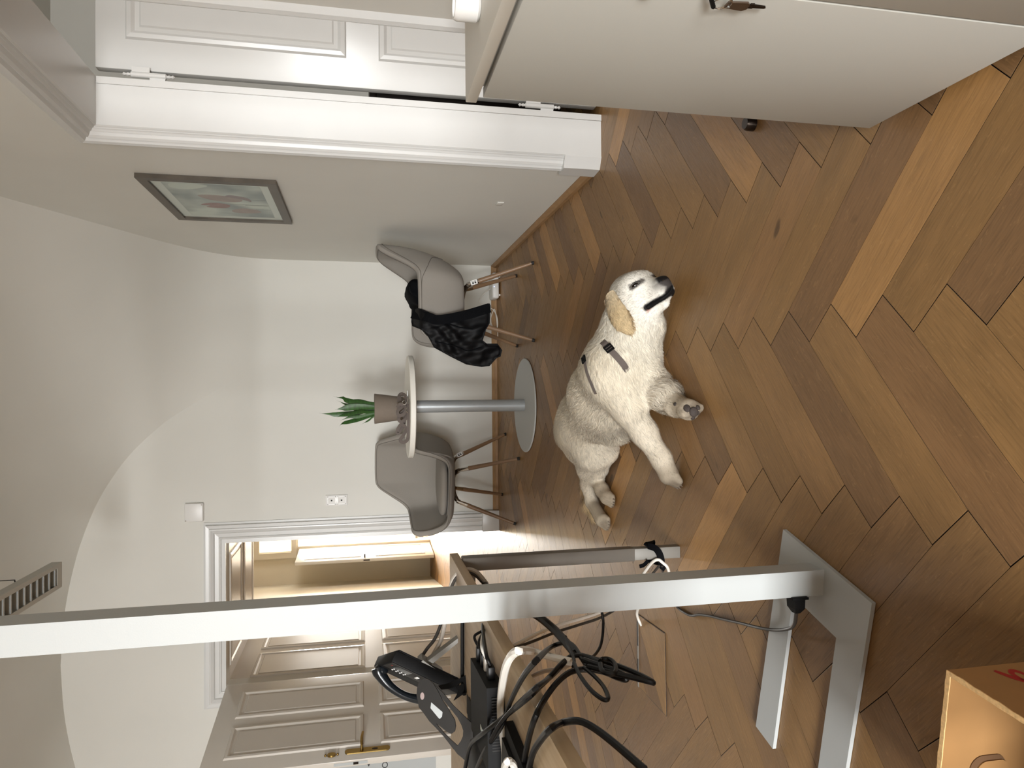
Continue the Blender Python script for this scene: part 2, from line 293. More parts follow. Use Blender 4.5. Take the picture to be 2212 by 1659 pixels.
D1 = (1.965, 2.93, 0, 2.013)              # doorway in the right wall
wall_y('wall_back', YB, .12, XL, XR+.22, 3.7, [D2], 'plaster')
wall_x('wall_right', XR, .20, YF, YB, 3.7, [(D1[0]-.05, D1[1]+.05, 0, 2.063)], 'plaster')
wall_x('wall_left', XL, -.2, YF, YB+.12, 3.7, [], 'plaster')
WIN = [(-3.9, -2.7, .88, 2.62), (-2.4, -1.2, .88, 2.62), (-.95, .11, .88, 2.62)]
wall_y('wall_front', YF, -.3, XL-.2, 4.6, 3.7, WIN+[(1.75, 3.45, .9, 2.6)], 'plaster')
m_glass = bpy.data.materials.new('window_glass'); m_glass.use_nodes = True
_b = m_glass.node_tree.nodes['Principled BSDF']; _b.inputs['Transmission Weight'].default_value = 1; _b.inputs['Roughness'].default_value = 0; _b.inputs['IOR'].default_value = 1.01
MATS['window_glass'] = m_glass
for i, (a, b, c, d) in enumerate(WIN + [(1.75, 3.45, .9, 2.6)]):
    fr = MB(); y0, y1 = YF-.22, YF-.16
    for lo, hi in (((a, y0, c), (a+.06, y1, d)), ((b-.06, y0, c), (b, y1, d)), ((a, y0, c), (b, y1, c+.06)), ((a, y0, d-.06), (b, y1, d)), (((a+b)/2-.035, y0, c), ((a+b)/2+.035, y1, d)), ((a, y0, 2.05), (b, y1, 2.11))): fr.box(lo, hi)
    wo = struct(fr, f'window_{i+1}', 'gloss_paint')
    p = MB(); p.box((a+.05, YF-.195, c+.05), (b-.05, YF-.19, d-.05)); p.build('pane', 'window_glass', wo)

# ---- vault: rows from the arch on the back wall to the arch on the right wall, mirrored over both axes
A = [(.215, 1.35), (.21, 1.442), (.16, 1.66), (.085, 1.90), (-.016, 2.117), (-.11, 2.28), (-.211, 2.426), (-.419, 2.638), (-.689, 2.816), (-.973, 2.934), (-1.257, 3.010), (-1.541, 3.056), (-1.85, 3.076)]
B = [(5.43, 1.35), (5.43, 1.45), (5.425, 1.62), (5.375, 1.86), (5.21, 2.08), (4.98, 2.25), (4.70, 2.40), (4.24, 2.63), (3.90, 2.80), (3.55, 2.94), (3.0, 3.08), (2.0, 3.17), (-.085, 3.20)]
NR = 48
def resample(P, n):
    q = smooth_path([(a, b, 0) for a, b in P], 8); return [(q[int(round(i*(len(q)-1)/(n-1)))][0], q[int(round(i*(len(q)-1)/(n-1)))][1]) for i in range(n)]
A_, B_ = resample(A, NR), resample(B, NR)
NS = 24; rows = []
for i in range(NR):
    a = Vector((A_[i][0], YB+.005, A_[i][1])); b = Vector((XR+.005, B_[i][0]+.005, B_[i][1]))
    rows.append((a, b))
for k in range(1, 17):
    t = k/16; e = math.sin(t*math.pi/2)
    rows.append((Vector((CX, YB+.005+(CY-YB)*t, 3.076+.30*e)), Vector((XR+(CX-XR)*t, CY, 3.20+.176*e))))
vb = MB(); grid = []
for a, b in rows:
    row = []
    dd = Vector((b.x-a.x, b.y-a.y, 0)).length
    for j in range(NS+1):
        s = j/NS; p = a.lerp(b, s)
        k = 4*s*(1-s)
        off = min(.10*dd, .25)*k*max(0, min(1, (p.z-2.0)/1.2))*.5
        p = p + Vector((off*.6, off*.8, 0)) if abs(b.x-a.x) > 1e-4 else p
        p.x = min(p.x, XR+.005); p.y = min(p.y, YB+.005)
        row.append(p)
    grid.append(row)
for mx in (1, -1):
    for my in (1, -1):
        vs = [Vector((CX+(p.x-CX)*mx, CY+(p.y-CY)*my, p.z)) for r in grid for p in r]
        W = NS+1; fs = [(i*W+j, i*W+j+1, (i+1)*W+j+1, (i+1)*W+j) for i in range(len(grid)-1) for j in range(NS)]
        vb.add(vs, fs, True)
co = vb.build('ceiling', 'plaster', None, 80); co['kind'] = 'structure'
mo = co.modifiers.new('weld', 'WELD'); mo.merge_threshold = .004
roof = MB(); roof.box((XL-.2, YF-.3, 3.7), (XR+.22, YB+.12, 3.8)); rf = struct(roof, 'ceiling_slab', 'plaster')

# ---- next room (through the doorway on the right)
nb = MB(); nb.box((XR+.22, 5.2, 0), (4.6, 5.4, 3.1)); struct(nb, 'wall_next_room_back', 'plaster')
nb = MB(); nb.box((4.4, YF, 0), (4.6, 5.2, 3.1)); struct(nb, 'wall_next_room_right', 'plaster')
nb = MB(); nb.box((XR+.22, YF, 3.05), (4.6, 5.4, 3.15)); struct(nb, 'ceiling_next_room', 'plaster')

# ---- passage and hall (through the doorway in the back wall)
HL = lambda y: -2.09-.1745*max(0, y-6.72)   # left hall wall runs slightly askew
hb = MB(); hb.extr([(HL(6.72), 6.72, 0), (HL(11.2), 11.2, 0), (HL(11.2)-.15, 11.2, 0), (HL(6.72)-.15, 6.72, 0)], (0, 0, 3.1)); struct(hb, 'wall_hall_left', 'plaster_cream')
wall_y('wall_hall_back', 11.2, .15, -3.4, 2.2, 3.1, [(-2.30, -1.45, 0, 2.0), (-2.37, -1.45, 2.09, 2.565)], 'plaster_cream')
hb = MB(); hb.box((2.0, 6.72, 0), (2.2, 11.2, 3.1)); struct(hb, 'wall_hall_right', 'plaster_cream')
hb = MB(); hb.box((-3.4, 6.72, 3.0), (2.2, 14.6, 3.1)); struct(hb, 'ceiling_hall', 'plaster_cream')
hb = MB(); hb.box((-1.06, 6.72, 0), (2.2, 6.74, 3.1)); hb.box((-2.3, 6.72, 2.0), (-1.06, 6.74, 3.1)); struct(hb, 'wall_hall_front', 'plaster_cream')
hb = MB(); hb.box((-3.4, 14.4, 0), (-.4, 14.6, 3.1)); struct(hb, 'wall_far_room_back', 'plaster_cream')
hb = MB(); hb.box((-3.4, 11.35, 0), (-3.2, 14.6, 3.1)); struct(hb, 'wall_far_room_left', 'plaster_cream')
hb = MB(); hb.box((-.6, 11.35, 0), (-.4, 14.6, 3.1)); struct(hb, 'wall_far_room_right', 'plaster_cream')
# panelled lining of the deep passage
def panel_frame(mb, rect, M, prof=((0, 0), (.006, .010), (.022, .012), (.034, .004), (.05, .003), (.056, .008))):
    """raised moulding around a rectangle (u0,u1,v0,v1) on a plane; M maps (u,v,h)"""
    u0, u1, v0, v1 = rect; loops = []
    for d, h in prof: loops.append([M @ Vector(p) for p in ((u0+d, v0+d, h), (u1-d, v0+d, h), (u1-d, v1-d, h), (u0+d, v1-d, h))])
    for a, b in zip(loops, loops[1:]):
        for k in range(4): mb.add([a[k], a[(k+1) % 4], b[(k+1) % 4], b[k]], [(0, 1, 2, 3)])
    mb.add(loops[-1], [(0, 1, 2, 3)])
def frame_M(o, u, v, n):
    M = Matrix.Identity(4)
    for i, q in enumerate((u, v, n)):
        for j in range(3): M[j][i] = q[j]
    M.translation = o; return M
lin_l = MB(); lin_l.box((-2.19, YB+.12, 0), (-2.09, 6.72, 2.1)); ll = struct(lin_l, 'trim_passage_left', 'grey_paint')
ML = frame_M((-2.09, YB, 0), (0, 1, 0), (0, 0, 1), (1, 0, 0))
for ua, ub in ((.12, .60), (.70, 1.20)):
    for va, vb_ in ((.14, .88), (1.02, 1.86)):
        pm = MB(); panel_frame(pm, (ua, ub, va, vb_), ML); pm.build('panel', 'grey_paint', ll)
lin_r = MB(); lin_r.box((-1.062, YB+.12, 0), (-.96, 6.72, 2.1)); lr = struct(lin_r, 'trim_passage_right', 'grey_paint')
lin_t = MB(); lin_t.box((-2.09, YB+.12, 2.0), (-1.062, 6.72, 2.1)); lt = struct(lin_t, 'trim_passage_top', 'grey_paint')
MT = frame_M((-2.09, YB, 2.0), (1, 0, 0), (0, 1, 0), (0, 0, -1))
for va, vb_ in ((.12, .62), (.74, 1.2)):
    pm = MB(); panel_frame(pm, (.1, .93, va, vb_), MT); pm.build('panel', 'grey_paint', lt)

# ---- architraves
def casing(name, a, b, z1, prof, M, m='gloss_paint'):
    """M maps (along, up, out); opening a..b wide, z1 high"""
    mb = MB(); loops = []
    for d, h in prof: loops.append([M @ Vector(p) for p in ((a-d, 0, h), (a-d, z1+d, h), (b+d, z1+d, h), (b+d, 0, h))])
    for p, q in zip(loops, loops[1:]):
        for k in range(3): mb.add([p[k], p[k+1], q[k+1], q[k]], [(0, 1, 2, 3)])
    return struct(mb, name, m)
MBK = frame_M((0, YB, 0), (1, 0, 0), (0, 0, 1), (0, -1, 0))
c2 = casing('trim_1', D2[0], D2[1], 2.0, [(0, 0), (0, .018), (.028, .018), (.032, .028), (.040, .030), (.046, .022), (.072, .024), (.078, .036), (.098, .046), (.106, .046), (.110, .036), (.132, .038), (.136, .012), (.150, .010), (.150, 0)], MBK)
pb = MB(); pb.bbox((D2[1]-.002, YB-.052, 0), (D2[1]+.155, YB, .13), .003); pb.build('plinth_block', 'gloss_paint', c2)
pb = MB(); pb.bbox((D2[0]-.155, YB-.052, 0), (D2[0]+.002, YB, .13), .003); pb.build('plinth_block', 'gloss_paint', c2)
MRT = frame_M((XR, 0, 0), (0, 1, 0), (0, 0, 1), (-1, 0, 0))
c1 = casing('trim_2', D1[0], D1[1], 2.013, [(0, -.034), (.005, -.029), (.009, -.032), (.014, -.024), (.018, -.027), (.026, -.016), (.030, -.018), (.036, -.004), (.044, .004), (.050, .000), (.058, .012), (.072, .017), (.086, .013), (.096, .005), (.102, .0)], MRT)
pb = MB(); pb.extr([(XR+.034, D1[1]-.002, 0), (XR+.028, D1[1]-.002, 0), (XR-.018, D1[1]+.022, 0), (XR-.024, D1[1]+.106, 0), (XR, D1[1]+.106, 0)], (0, 0, .165)); pb.build('plinth_block', 'gloss_paint', c1)
pb = MB(); pb.extr([(XR+.034, D1[0]+.002, 0), (XR+.028, D1[0]+.002, 0), (XR-.018, D1[0]-.022, 0), (XR-.024, D1[0]-.106, 0), (XR, D1[0]-.106, 0)], (0, 0, .165)); pb.build('plinth_block', 'gloss_paint', c1)
# jamb lining with rebate
jb = MB(); jb.box((XR+.033, D1[1], 0), (XR+.216, D1[1]+.02, 2.033)); jb.box((XR+.190, D1[1]-.006, 0), (XR+.216, D1[1], 2.01))
jb.box((XR+.033, D1[0]-.02, 0), (XR+.216, D1[0], 2.033))
struct(jb, 'trim_3', 'gloss_paint')
jb = MB(); jb.box((XR+.033, D1[0], 2.013), (XR+.216, D1[1], 2.033)); struct(jb, 'trim_4', 'gloss_paint')

# ---- baseboards
bs = MB(); bs.extr([(XR, D1[1]+.106, 0), (XR-.018, D1[1]+.106, 0), (XR-.018, D1[1]+.106, .018), (XR-.006, D1[1]+.106, .04), (XR, D1[1]+.106, .04)], (0, YB-D1[1]-.106, 0)); struct(bs, 'baseboard_right', 'base_oak')
bs = MB(); bs.extr([(D2[1]+.155, YB, 0), (D2[1]+.155, YB-.018, 0), (D2[1]+.155, YB-.018, .018), (D2[1]+.155, YB-.006, .04), (D2[1]+.155, YB, .04)], (XR-D2[1]-.155, 0, 0)); struct(bs, 'baseboard_back', 'base_oak')
bs = MB(); bs.box((XL, YB-.018, 0), (D2[0]-.155, YB, .04)); struct(bs, 'baseboard_left', 'base_oak')

# ---- parquet floor
def wood_mat():
    m = bpy.data.materials.new('oak_parquet'); m.use_nodes = True; nt = m.node_tree; N = nt.nodes; Lk = nt.links
    b = N['Principled BSDF']; b.inputs['Specular IOR Level'].default_value = .45
    pc = N.new('ShaderNodeAttribute'); pc.attribute_name = 'pc'
    rn = N.new('ShaderNodeAttribute'); rn.attribute_name = 'rnd'
    off = N.new('ShaderNodeVectorMath'); off.operation = 'MULTIPLY_ADD'; off.inputs[1].default_value = (17, 31, 53)
    cb = N.new('ShaderNodeCombineXYZ')
    for i in range(3): Lk.new(rn.outputs['Fac'], cb.inputs[i])
    Lk.new(cb.outputs[0], off.inputs[0]); Lk.new(pc.outputs['Vector'], off.inputs[2])
    def noise(sc, stretch, det=4, dist=0):
        mp = N.new('ShaderNodeMapping'); mp.inputs['Scale'].default_value = stretch; Lk.new(off.outputs[0], mp.inputs[0])
        n = N.new('ShaderNodeTexNoise'); n.inputs['Scale'].default_value = sc; n.inputs['Detail'].default_value = det; n.inputs['Distortion'].default_value = dist
        Lk.new(mp.outputs[0], n.inputs['Vector']); return n.outputs['Fac']
    def ramp(fac, stops):
        r = N.new('ShaderNodeValToRGB'); e = r.color_ramp.elements
        while len(e) < len(stops): e.new(.5)
        for k, (p, c) in zip(e, stops): k.position = p; k.color = c
        Lk.new(fac, r.inputs[0]); return r.outputs[0]
    def mix(t, f, a, c):
        n = N.new('ShaderNodeMix'); n.data_type = 'RGBA'; n.blend_type = t
        if isinstance(f, float): n.inputs['Factor'].default_value = f
        else: Lk.new(f, n.inputs['Factor'])
        for s, v in ((n.inputs['A'], a), (n.inputs['B'], c)):
            if isinstance(v, tuple): s.default_value = v
            else: Lk.new(v, s)
        return n.outputs['Result']
    g = lambda v: (v, v, v, 1)
    base = ramp(rn.outputs['Fac'], [(0, L3(118, 89, 61)), (.15, L3(134, 102, 66)), (.35, L3(145, 111, 69)), (.5, L3(137, 104, 64)), (.65, L3(153, 117, 73)), (.8, L3(126, 95, 64)), (.93, L3(160, 121, 75)), (1, L3(184, 140, 87))])
    gr = ramp(noise(6, (3, 55, 1), 6, .4), [(.25, g(.74)), (.5, g(1)), (.75, g(1.12))])
    c = mix('MULTIPLY', 1.0, base, gr)
    gr2 = ramp(noise(1.5, (2, 9, 1), 3, .8), [(.3, g(.86)), (.7, g(1.08))])
    c = mix('MULTIPLY', 1.0, c, gr2)
    fl = ramp(noise(14, (2.2, 6, 1), 2, 2.2), [(.62, g(0)), (.70, g(.35))])
    c = mix('SCREEN', fl, c, L3(120, 92, 60))
    kn = ramp(noise(9, (1, 1.5, 1), 1, 0), [(.20, g(.45)), (.25, g(1))])
    c = mix('MULTIPLY', 1.0, c, kn)
    Lk.new(c, b.inputs['Base Color'])
    rr = ramp(noise(5, (3, 30, 1), 3, 0), [(.3, g(.34)), (.7, g(.48))]); Lk.new(rr, b.inputs['Roughness'])
    bp = N.new('ShaderNodeBump'); bp.inputs['Strength'].default_value = .12; bp.inputs['Distance'].default_value = .001
    Lk.new(noise(8, (3, 80, 1), 4, 0), bp.inputs['Height']); Lk.new(bp.outputs[0], b.inputs['Normal'])
    return m
MATS['oak'] = wood_mat()
mat('joint_dark', (44, 30, 18), .9)
fb = MB(); fb.box((XL-.2, YF-.3, -.12), (XR+.25, YB+.1, -.0035)); fb.box((XR+.25, YF, -.12), (4.6, 5.4, -.0035)); fb.box((-2.19, YB+.1, -.12), (-.96, 6.72, -.0035)); fb.box((-3.4, 6.72, -.12), (2.2, 14.6, -.0035))
floor = struct(fb, 'floor', 'joint_dark')
# zig-zag joint lines: x of the near corner (hi), x of the far corner (lo), y phase of hi, pitch
PIT, HALF = .1607, .0803
def zz(xh, xl, y0): return dict(h=lambda k: Vector((xh+.013*(y0+PIT*k-1), y0+PIT*k)), l=lambda k: Vector((xl+.013*(y0+PIT*k+HALF-1), y0+PIT*k+HALF)), y0=y0)
LINES = {0: (-.2115, -.289, 1.0395), 1: (.1890, .1085, 1.0780), 2: (.5915, .5045, 1.3450)}
def line(i):
    if i in LINES: return zz(*LINES[i])
    if i > 2:
        a = LINES[2]; y = a[2]; x = a[0]
        for k in range(2, i): y += (.362 if k % 2 == 0 else -.365); x += .3995
        return zz(x, x-.0815, y)
    a = LINES[0]; y = a[2]; x = a[0]
    for k in range(0, i, -1): y += (.365 if k % 2 == 0 else -.362); x -= .3995
    return zz(x, x-.0785, y)
def clip(poly, x0, x1, y0, y1):
    for ax, lim, sg in ((0, x0, 1), (0, x1, -1), (1, y0, 1), (1, y1, -1)):
        out = []
        for i, p in enumerate(poly):
            q = poly[(i+1) % len(poly)]; a, b = (p[ax]-lim)*sg, (q[ax]-lim)*sg
            if a >= 0: out.append(p)
            if a*b < 0: out.append(p.lerp(q, a/(a-b)))
        poly = out
        if not poly: break
    return poly
ZONES = [(XL, XR, YF, YB), (XR, 4.4, YF, 5.2), (D2[0], D2[1], YB, 6.72), (-3.3, 2.0, 6.72, 12.5)]
planks = []
for i in range(-16, 14):
    Lf, Rt = line(i), line(i+1)
    for k in range(-90, 140):
        if i % 2 == 0:      # plank runs up to the right
            j = round((Rt['y0']+PIT*k-.36-Lf['y0'])/PIT)
            poly = [Rt['h'](k), Rt['l'](k), Lf['h'](j+1), Lf['l'](j), Lf['h'](j), Rt['l'](k-1)]; ang = math.atan2(.36, .4)
        else:
            j = round((Lf['y0']+PIT*k-.365-Rt['y0'])/PIT)
            poly = [Lf['h'](k+1), Lf['l'](k), Lf['h'](k), Rt['l'](j), Rt['h'](j+1), Rt['l'](j+1)]; ang = math.atan2(-.365, .4)
        c = sum(poly, Vector((0, 0)))/len(poly)
        if not (-4.9 < c.x < 4.6 and -5.7 < c.y < 12.8): continue
        for zi, z in enumerate(ZONES):
            through = D1[0] < c.y < D1[1]           # boards run on through the doorway
            if zi == 1 and through and c.x < XR+.4: continue
            q = clip(poly, z[0], 4.4 if zi == 0 and through and c.x > XR-.4 else z[1], z[2], z[3])
            if len(q) >= 3:
                ar = abs(sum(q[a].x*q[(a+1) % len(q)].y-q[(a+1) % len(q)].x*q[a].y for a in range(len(q))))/2
                if ar > 1e-4: planks.append((q, ang, c, ar))
def seen(c):
    d = Vector((c.x, c.y, 0))-Vector((0, 0, HC)); zc = d.dot(_f)
    if zc < .3: return 0
    u, v = 829.5+F*d.dot(_r2)/zc, 1106-F*d.dot(_u2)/zc
    return 1/zc**2 if -140 < u < 1800 and 900 < v < 2420 and c.y < 5.5 else 0
order = sorted(range(len(planks)), key=lambda i: -seen(planks[i][2])*min(1, planks[i][3]/.03))
def plank_geo(q, ang, c, g=.0010, bev=.0005, dep=.004):
    n = len(q); ce = sum(q, Vector((0, 0)))/n
    def inset(d):
        out = []
        for p in q:
            r = ce-p; out.append(p + r.normalized()*min(d*1.5, r.length*.3))
        return out
    dz = random.uniform(-.0002, .0002)
    a, b = inset(g), inset(g+bev)
    vs = [(p.x, p.y, -dep) for p in a] + [(p.x, p.y, dz-.00015) for p in a] + [(p.x, p.y, dz) for p in b]
    fs = [(i, (i+1) % n, n+(i+1) % n, n+i) for i in range(n)] + [(n+i, n+(i+1) % n, 2*n+(i+1) % n, 2*n+i) for i in range(n)] + [tuple(range(2*n, 3*n))]
    ca, sa = math.cos(ang), math.sin(ang)
    pc = [((x-c.x)*ca+(y-c.y)*sa, -(x-c.x)*sa+(y-c.y)*ca, 0) for x, y, z in vs]
    return vs, fs, pc
def plank_mesh(items, name):
    V, Fc, PCs, R = [], [], [], []
    for q, ang, c, ar in items:
        vs, fs, pc = plank_geo(q, ang, c); n = len(V); r = random.random()
        V += vs; Fc += [tuple(i+n for i in f) for f in fs]; PCs += pc; R += [r]*len(vs)
    me = bpy.data.meshes.new(name); me.from_pydata(V, [], Fc); me.update(); me.materials.append(MATS['oak']); me.materials.append(MATS['joint_dark'])
    me.polygons.foreach_set('material_index', [0 if len(f) != 4 or all(V[i][2] > -.001 for i in f) else (1 if any(V[i][2] < -.003 for i in f) else 0) for f in Fc])
    me.attributes.new('pc', 'FLOAT_VECTOR', 'POINT').data.foreach_set('vector', [x for p in PCs for x in p])
    me.attributes.new('rnd', 'FLOAT', 'POINT').data.foreach_set('value', R)
    o = bpy.data.objects.new(name, me); COL.objects.link(o); o.parent = floor; return o
for i in order[:298]: plank_mesh([planks[i]], 'parquet_plank')
tag(plank_mesh([planks[i] for i in order[298:]], 'distant_planks'), kind='stuff')

# ================================================================== door leaves
def panel_leaf(name, M, wd, hg, th, rects, m, cat, label):
    """leaf in local (u along, v up, n out of the shown face)"""
    r = empty(name, (M @ Vector((0, 0, 0))))
    inv = Matrix.Translation(-(M @ Vector((0, 0, 0))))
    MM = inv @ M
    b = MB(); b.bbox((0, 0, -th), (wd, hg, 0), .004, MM); b.build('leaf', m, r)
    for rc in rects:
        p = MB(); panel_frame(p, rc, MM); p.build('panel', m, r)
    tag(r, label, cat); return r
M1 = frame_M((1.262, 2.953, .012), (1, 0, 0), (0, 0, 1), (0, -1, 0))
lf1 = panel_leaf('door_leaf', M1, .86, 2.012, .04, [(.118, .74, 1.075, 1.905), (.118, .74, .16, .945)], 'gloss_paint', 'door', 'white panelled door standing open in the doorway on the right wall')
for zc in (1.83, .275):
    h = MB(); ox, oy = 1.238-1.262, 2.938-2.953; z0 = zc-.012
    h.lathe([(0, -.062), (.011, -.062), (.011, .062), (0, .062)], 12, Matrix.Translation((ox, oy, z0)))
    for sg in (-1, 1): h.lathe([(0, 0), (.009, 0), (.005, .004), (.007, .012), (.004, .018), (.0075, .026), (0, .033)], 12, Matrix.Translation((ox, oy, z0+sg*.062)) @ Matrix.Diagonal((1, 1, sg, 1)))
    h.box((ox, oy-.004, z0-.004), (ox+.03, oy+.004, z0+.06)); h.box((ox-.035, oy-.004, z0-.06), (ox, oy+.004, z0-.004))
    h.build('hinge', 'gloss_paint', lf1)
ang = math.atan2(-.85, -.14); ud = Vector((math.cos(ang), math.sin(ang), 0))
M2 = frame_M((-2.052, 5.345, .012), ud, (0, 0, 1), Vector((-ud.y, ud.x, 0)))
lf2 = panel_leaf('door_leaf', M2, .955, 1.972, .042, [(.115, .42, 1.02, 1.85), (.515, .83, 1.02, 1.85), (.115, .42, .14, .92), (.515, .83, .14, .92)], 'grey_paint', 'door', 'grey panelled door with brass handle opened into the room behind the desk')
MM2 = Matrix.Translation(-(M2 @ Vector((0, 0, 0)))) @ M2
hd = MB(); hd.prism([(.88+.022*math.cos(t)*1, 1.0+(.115+.0)*(1 if math.sin(t) > 0 else -1)+.022*math.sin(t)) for t in [math.pi*2*k/16 for k in range(16)]], 0, .007, MM2); hp = hd.build('handle_plate', 'brass', lf2)
lv = MB(); lv.tube([MM2 @ Vector(p) for p in ((.88, 1.035, .005), (.88, 1.035, .045), (.87, 1.036, .055), (.83, 1.035, .058), (.775, 1.028, .056))], [.009, .008, .0085, .009, .007], 10); lv.build('lever', 'brass', hp)
kh = MB(); kh.prism([(.88+.006*math.cos(t), .955+.018*math.sin(t)) for t in [math.pi*2*k/12 for k in range(12)]], .006, .010, MM2); kh.build('keyhole', 'iron_dark', hp)
rs = MB(); rs.prism([(.895+.016*math.cos(t), 1.215+.026*math.sin(t)) for t in [math.pi*2*k/16 for k in range(16)]], 0, .012, MM2)
for sg in (-1, 1): rs.ball(MM2 @ Vector((.895, 1.215+sg*.036, .006)), .008)
rs.build('lock_rosette', 'brass', lf2)
lk = MB(); lk.box((.9555, 1.0, -.03), (.957, 1.2, -.012), MM2); lk.build('lock_strip', 'white_powder', lf2)
lb = MB(); lb.box((.955, 1.055, -.026), (.963, 1.085, -.014), MM2); lb.build('latch', 'iron_dark', lf2)
# door far away in the hall, and its frosted transom
M3 = frame_M((-2.33, 11.17, .01), Vector((-.05, -1, 0)).normalized(), (0, 0, 1), Vector((1, -.05, 0)).normalized())
lf3 = panel_leaf('hall_door', M3, .74, 1.97, .045, [(.1, .64, 1.05, 1.85), (.1, .64, .12, .85)], 'gloss_paint', 'door', 'white door ajar at the far end of the hall, bright on one side')
MM3 = Matrix.Translation(-(M3 @ Vector((0, 0, 0)))) @ M3
k3 = MB(); k3.tube([MM3 @ Vector(p) for p in ((.68, 1.0, 0), (.68, 1.0, .05), (.57, 1.0, .05))], .01, 8); k3.box((.742, .93, -.03), (.746, 1.02, -.012), MM3); k3.build('handle', 'iron_dark', lf3)
tw = MB()
for lo, hi in (((-2.46, 11.15, 2.02), (-1.4, 11.22, 2.095)), ((-2.46, 11.15, 2.56), (-1.4, 11.22, 2.64)), ((-2.46, 11.15, 2.095), (-2.375, 11.22, 2.56)), ((-1.46, 11.15, 2.095), (-1.38, 11.22, 2.56))): tw.box(lo, hi)
two = struct(tw, 'window_6', 'plaster_cream')
tp = MB(); tp.box((-2.372, 11.225, 2.092), (-1.452, 11.235, 2.563)); tp.build('pane', 'frosted_pane_glow', two)
# ================================================================== floor lamp (white column with U-shaped foot)
t = empty('floor_lamp', (-.435, 1.45, 0)); tag(t, 'white square-column floor lamp with flat U-shaped foot beside the desk', 'lamp')
T0 = Vector((-.435, 1.45, 0))
b = MB(); P = [(-.344, 1.579), (-.437, 1.269), (-.973, 1.393), (-.951, 1.472), (-.546, 1.383), (-.498, 1.541), (-.914, 1.638), (-.892, 1.717)]
b.prism([(x-T0.x, y-T0.y) for x, y in P], .001, .0105); b.build('base', 'white_powder', t)
b = MB(); q = [(-.4645, 1.4265), (-.4055, 1.4205), (-.4025, 1.4755), (-.4615, 1.4815)]
b.prism([(x-T0.x, y-T0.y) for x, y in q], .0105, 2.02); b.build('column', 'white_powder', t)
b = MB(); b.box((-.75, -.16, 2.02), (.75, .16, 2.065)); b.build('lamp_head', 'white_powder', t)
b = MB(); M = Matrix.Translation((-.0295-.001, -.012, .072))
b.bbox((-.004, -.020, -.020), (.002, .020, .020), .001, M)
b.build('socket_inlet', 'black_plastic', t)
# its plug and cord
pc_ = MB(); b = pc_
Mp = Matrix.Translation((-.4665, 1.438, .072))
b.add([Mp @ Vector(p) for p in ((0,-.017,-.013),(0,.017,-.013),(0,.017,.013),(0,-.017,.013),(-.024,-.016,-.012),(-.024,.016,-.012),(-.024,.016,.012),(-.024,-.016,.012),(-.036,-.007,-.006),(-.036,.007,-.006),(-.036,.007,.006),(-.036,-.007,.006))],
      [(0,1,2,3)]+[(a,(a+1)%4,4+(a+1)%4,4+a) for a in range(4)]+[(4+a,4+(a+1)%4,8+(a+1)%4,8+a) for a in range(4)]+[(8,9,10,11)])
cordm = MB(); pts = smooth_path([(-.500, 1.438, .071)] + [Vector(p) for p in PTS['lamp_cord'][2:]], 6)
cordm.tube(pts, .0042, 8); cr = cordm.build('lamp_cord', 'cable_dark'); tag(cr, 'dark grey power cord from the white floor lamp across the parquet', 'cable')
b.build('plug', 'black_plastic', cr)

# ================================================================== cabinet on the right
t = empty('cabinet', (.76, .75, 0)); O = Vector((.76, .75, 0)); tag(t, 'large light grey-white storage cabinet in the right foreground', 'cabinet')
def off(*p): return tuple(Vector(p)-O)
b = MB(); b.bbox(off(.548, .30, .03), off(.985, 1.236, .822), .002); b.build('body', 'cabinet_white', t)
b = MB(); b.bbox(off(.523, .295, .826), off(.985, 1.250, .846), .002); b.build('top', 'cabinet_top', t)
for y0, y1, nm in ((.8475, 1.238, 'door'), (.302, .8435, 'door')):
    b = MB(); b.bbox(off(.529, y0, .024), off(.5475, y1, .816), .0015); d = b.build(nm, 'cabinet_white', t)
    if y0 > .5:
        b = MB(); b.lathe([(0, 0), (.010, 0), (.010, .004), (0, .004)], 16, Matrix.Translation(off(.529, .868, .66)) @ Matrix.Rotation(-math.pi/2, 4, 'Y')); b.build('lock', 'key_metal', d)
for x in (.58, .95):
    for y in (.34, 1.2):
        b = MB(); b.rod(off(x, y, 0), off(x, y, .03), .014); b.build('foot', 'black_plastic', t)
# keys hanging at the cabinet lock
t = empty('key_bunch', (.515, .855, .56)); O2 = Vector((.515, .855, .56)); tag(t, 'small key hanging on a ring with a black fob against the grey-white cabinet', 'keys')
k = lambda *p: tuple(Vector(p)+Vector((0, .006, 0))-O2)
b = MB(); b.extr([k(.521, .848, .549), k(.521, .8605, .549), k(.521, .8635, .5215), k(.521, .858, .5165), k(.521, .849, .5165), k(.521, .844, .522)], (-.0025, 0, 0)); b.build('key_head', 'key_metal', t)
b = MB(); b.extr([k(.5205, .846, .517), k(.5205, .8555, .517), k(.5205, .8555, .511), k(.5205, .8535, .510), k(.5205, .8525, .4945), k(.5205, .8505, .4925), k(.5205, .848, .4945), k(.5205, .847, .510), k(.5205, .845, .512)], (-.002, 0, 0)); b.build('key_blade', 'iron_dark', t)
b = MB(); b.lathe([(0, 0), (.0018, 0), (.0018, .0008), (0, .0008)], 12, Matrix.Translation(k(.5183, .856, .5445)) @ Matrix.Rotation(-math.pi/2, 4, 'Y')); b.build('key_hole', 'white_powder', t)
b = MB(); c = Vector((.5195, .856, .5585)); b.tube([tuple(c + Vector((0, .014*math.cos(a), .014*math.sin(a))) - O2) for a in [2*math.pi*i/24 for i in range(25)]], .0007, 6, False)
c = Vector((.518, .857, .557)); b.tube([tuple(c + Vector((0, .012*math.cos(a), .0135*math.sin(a))) - O2) for a in [2*math.pi*i/24 for i in range(25)]], .0007, 6, False); b.build('ring', 'chrome', t)
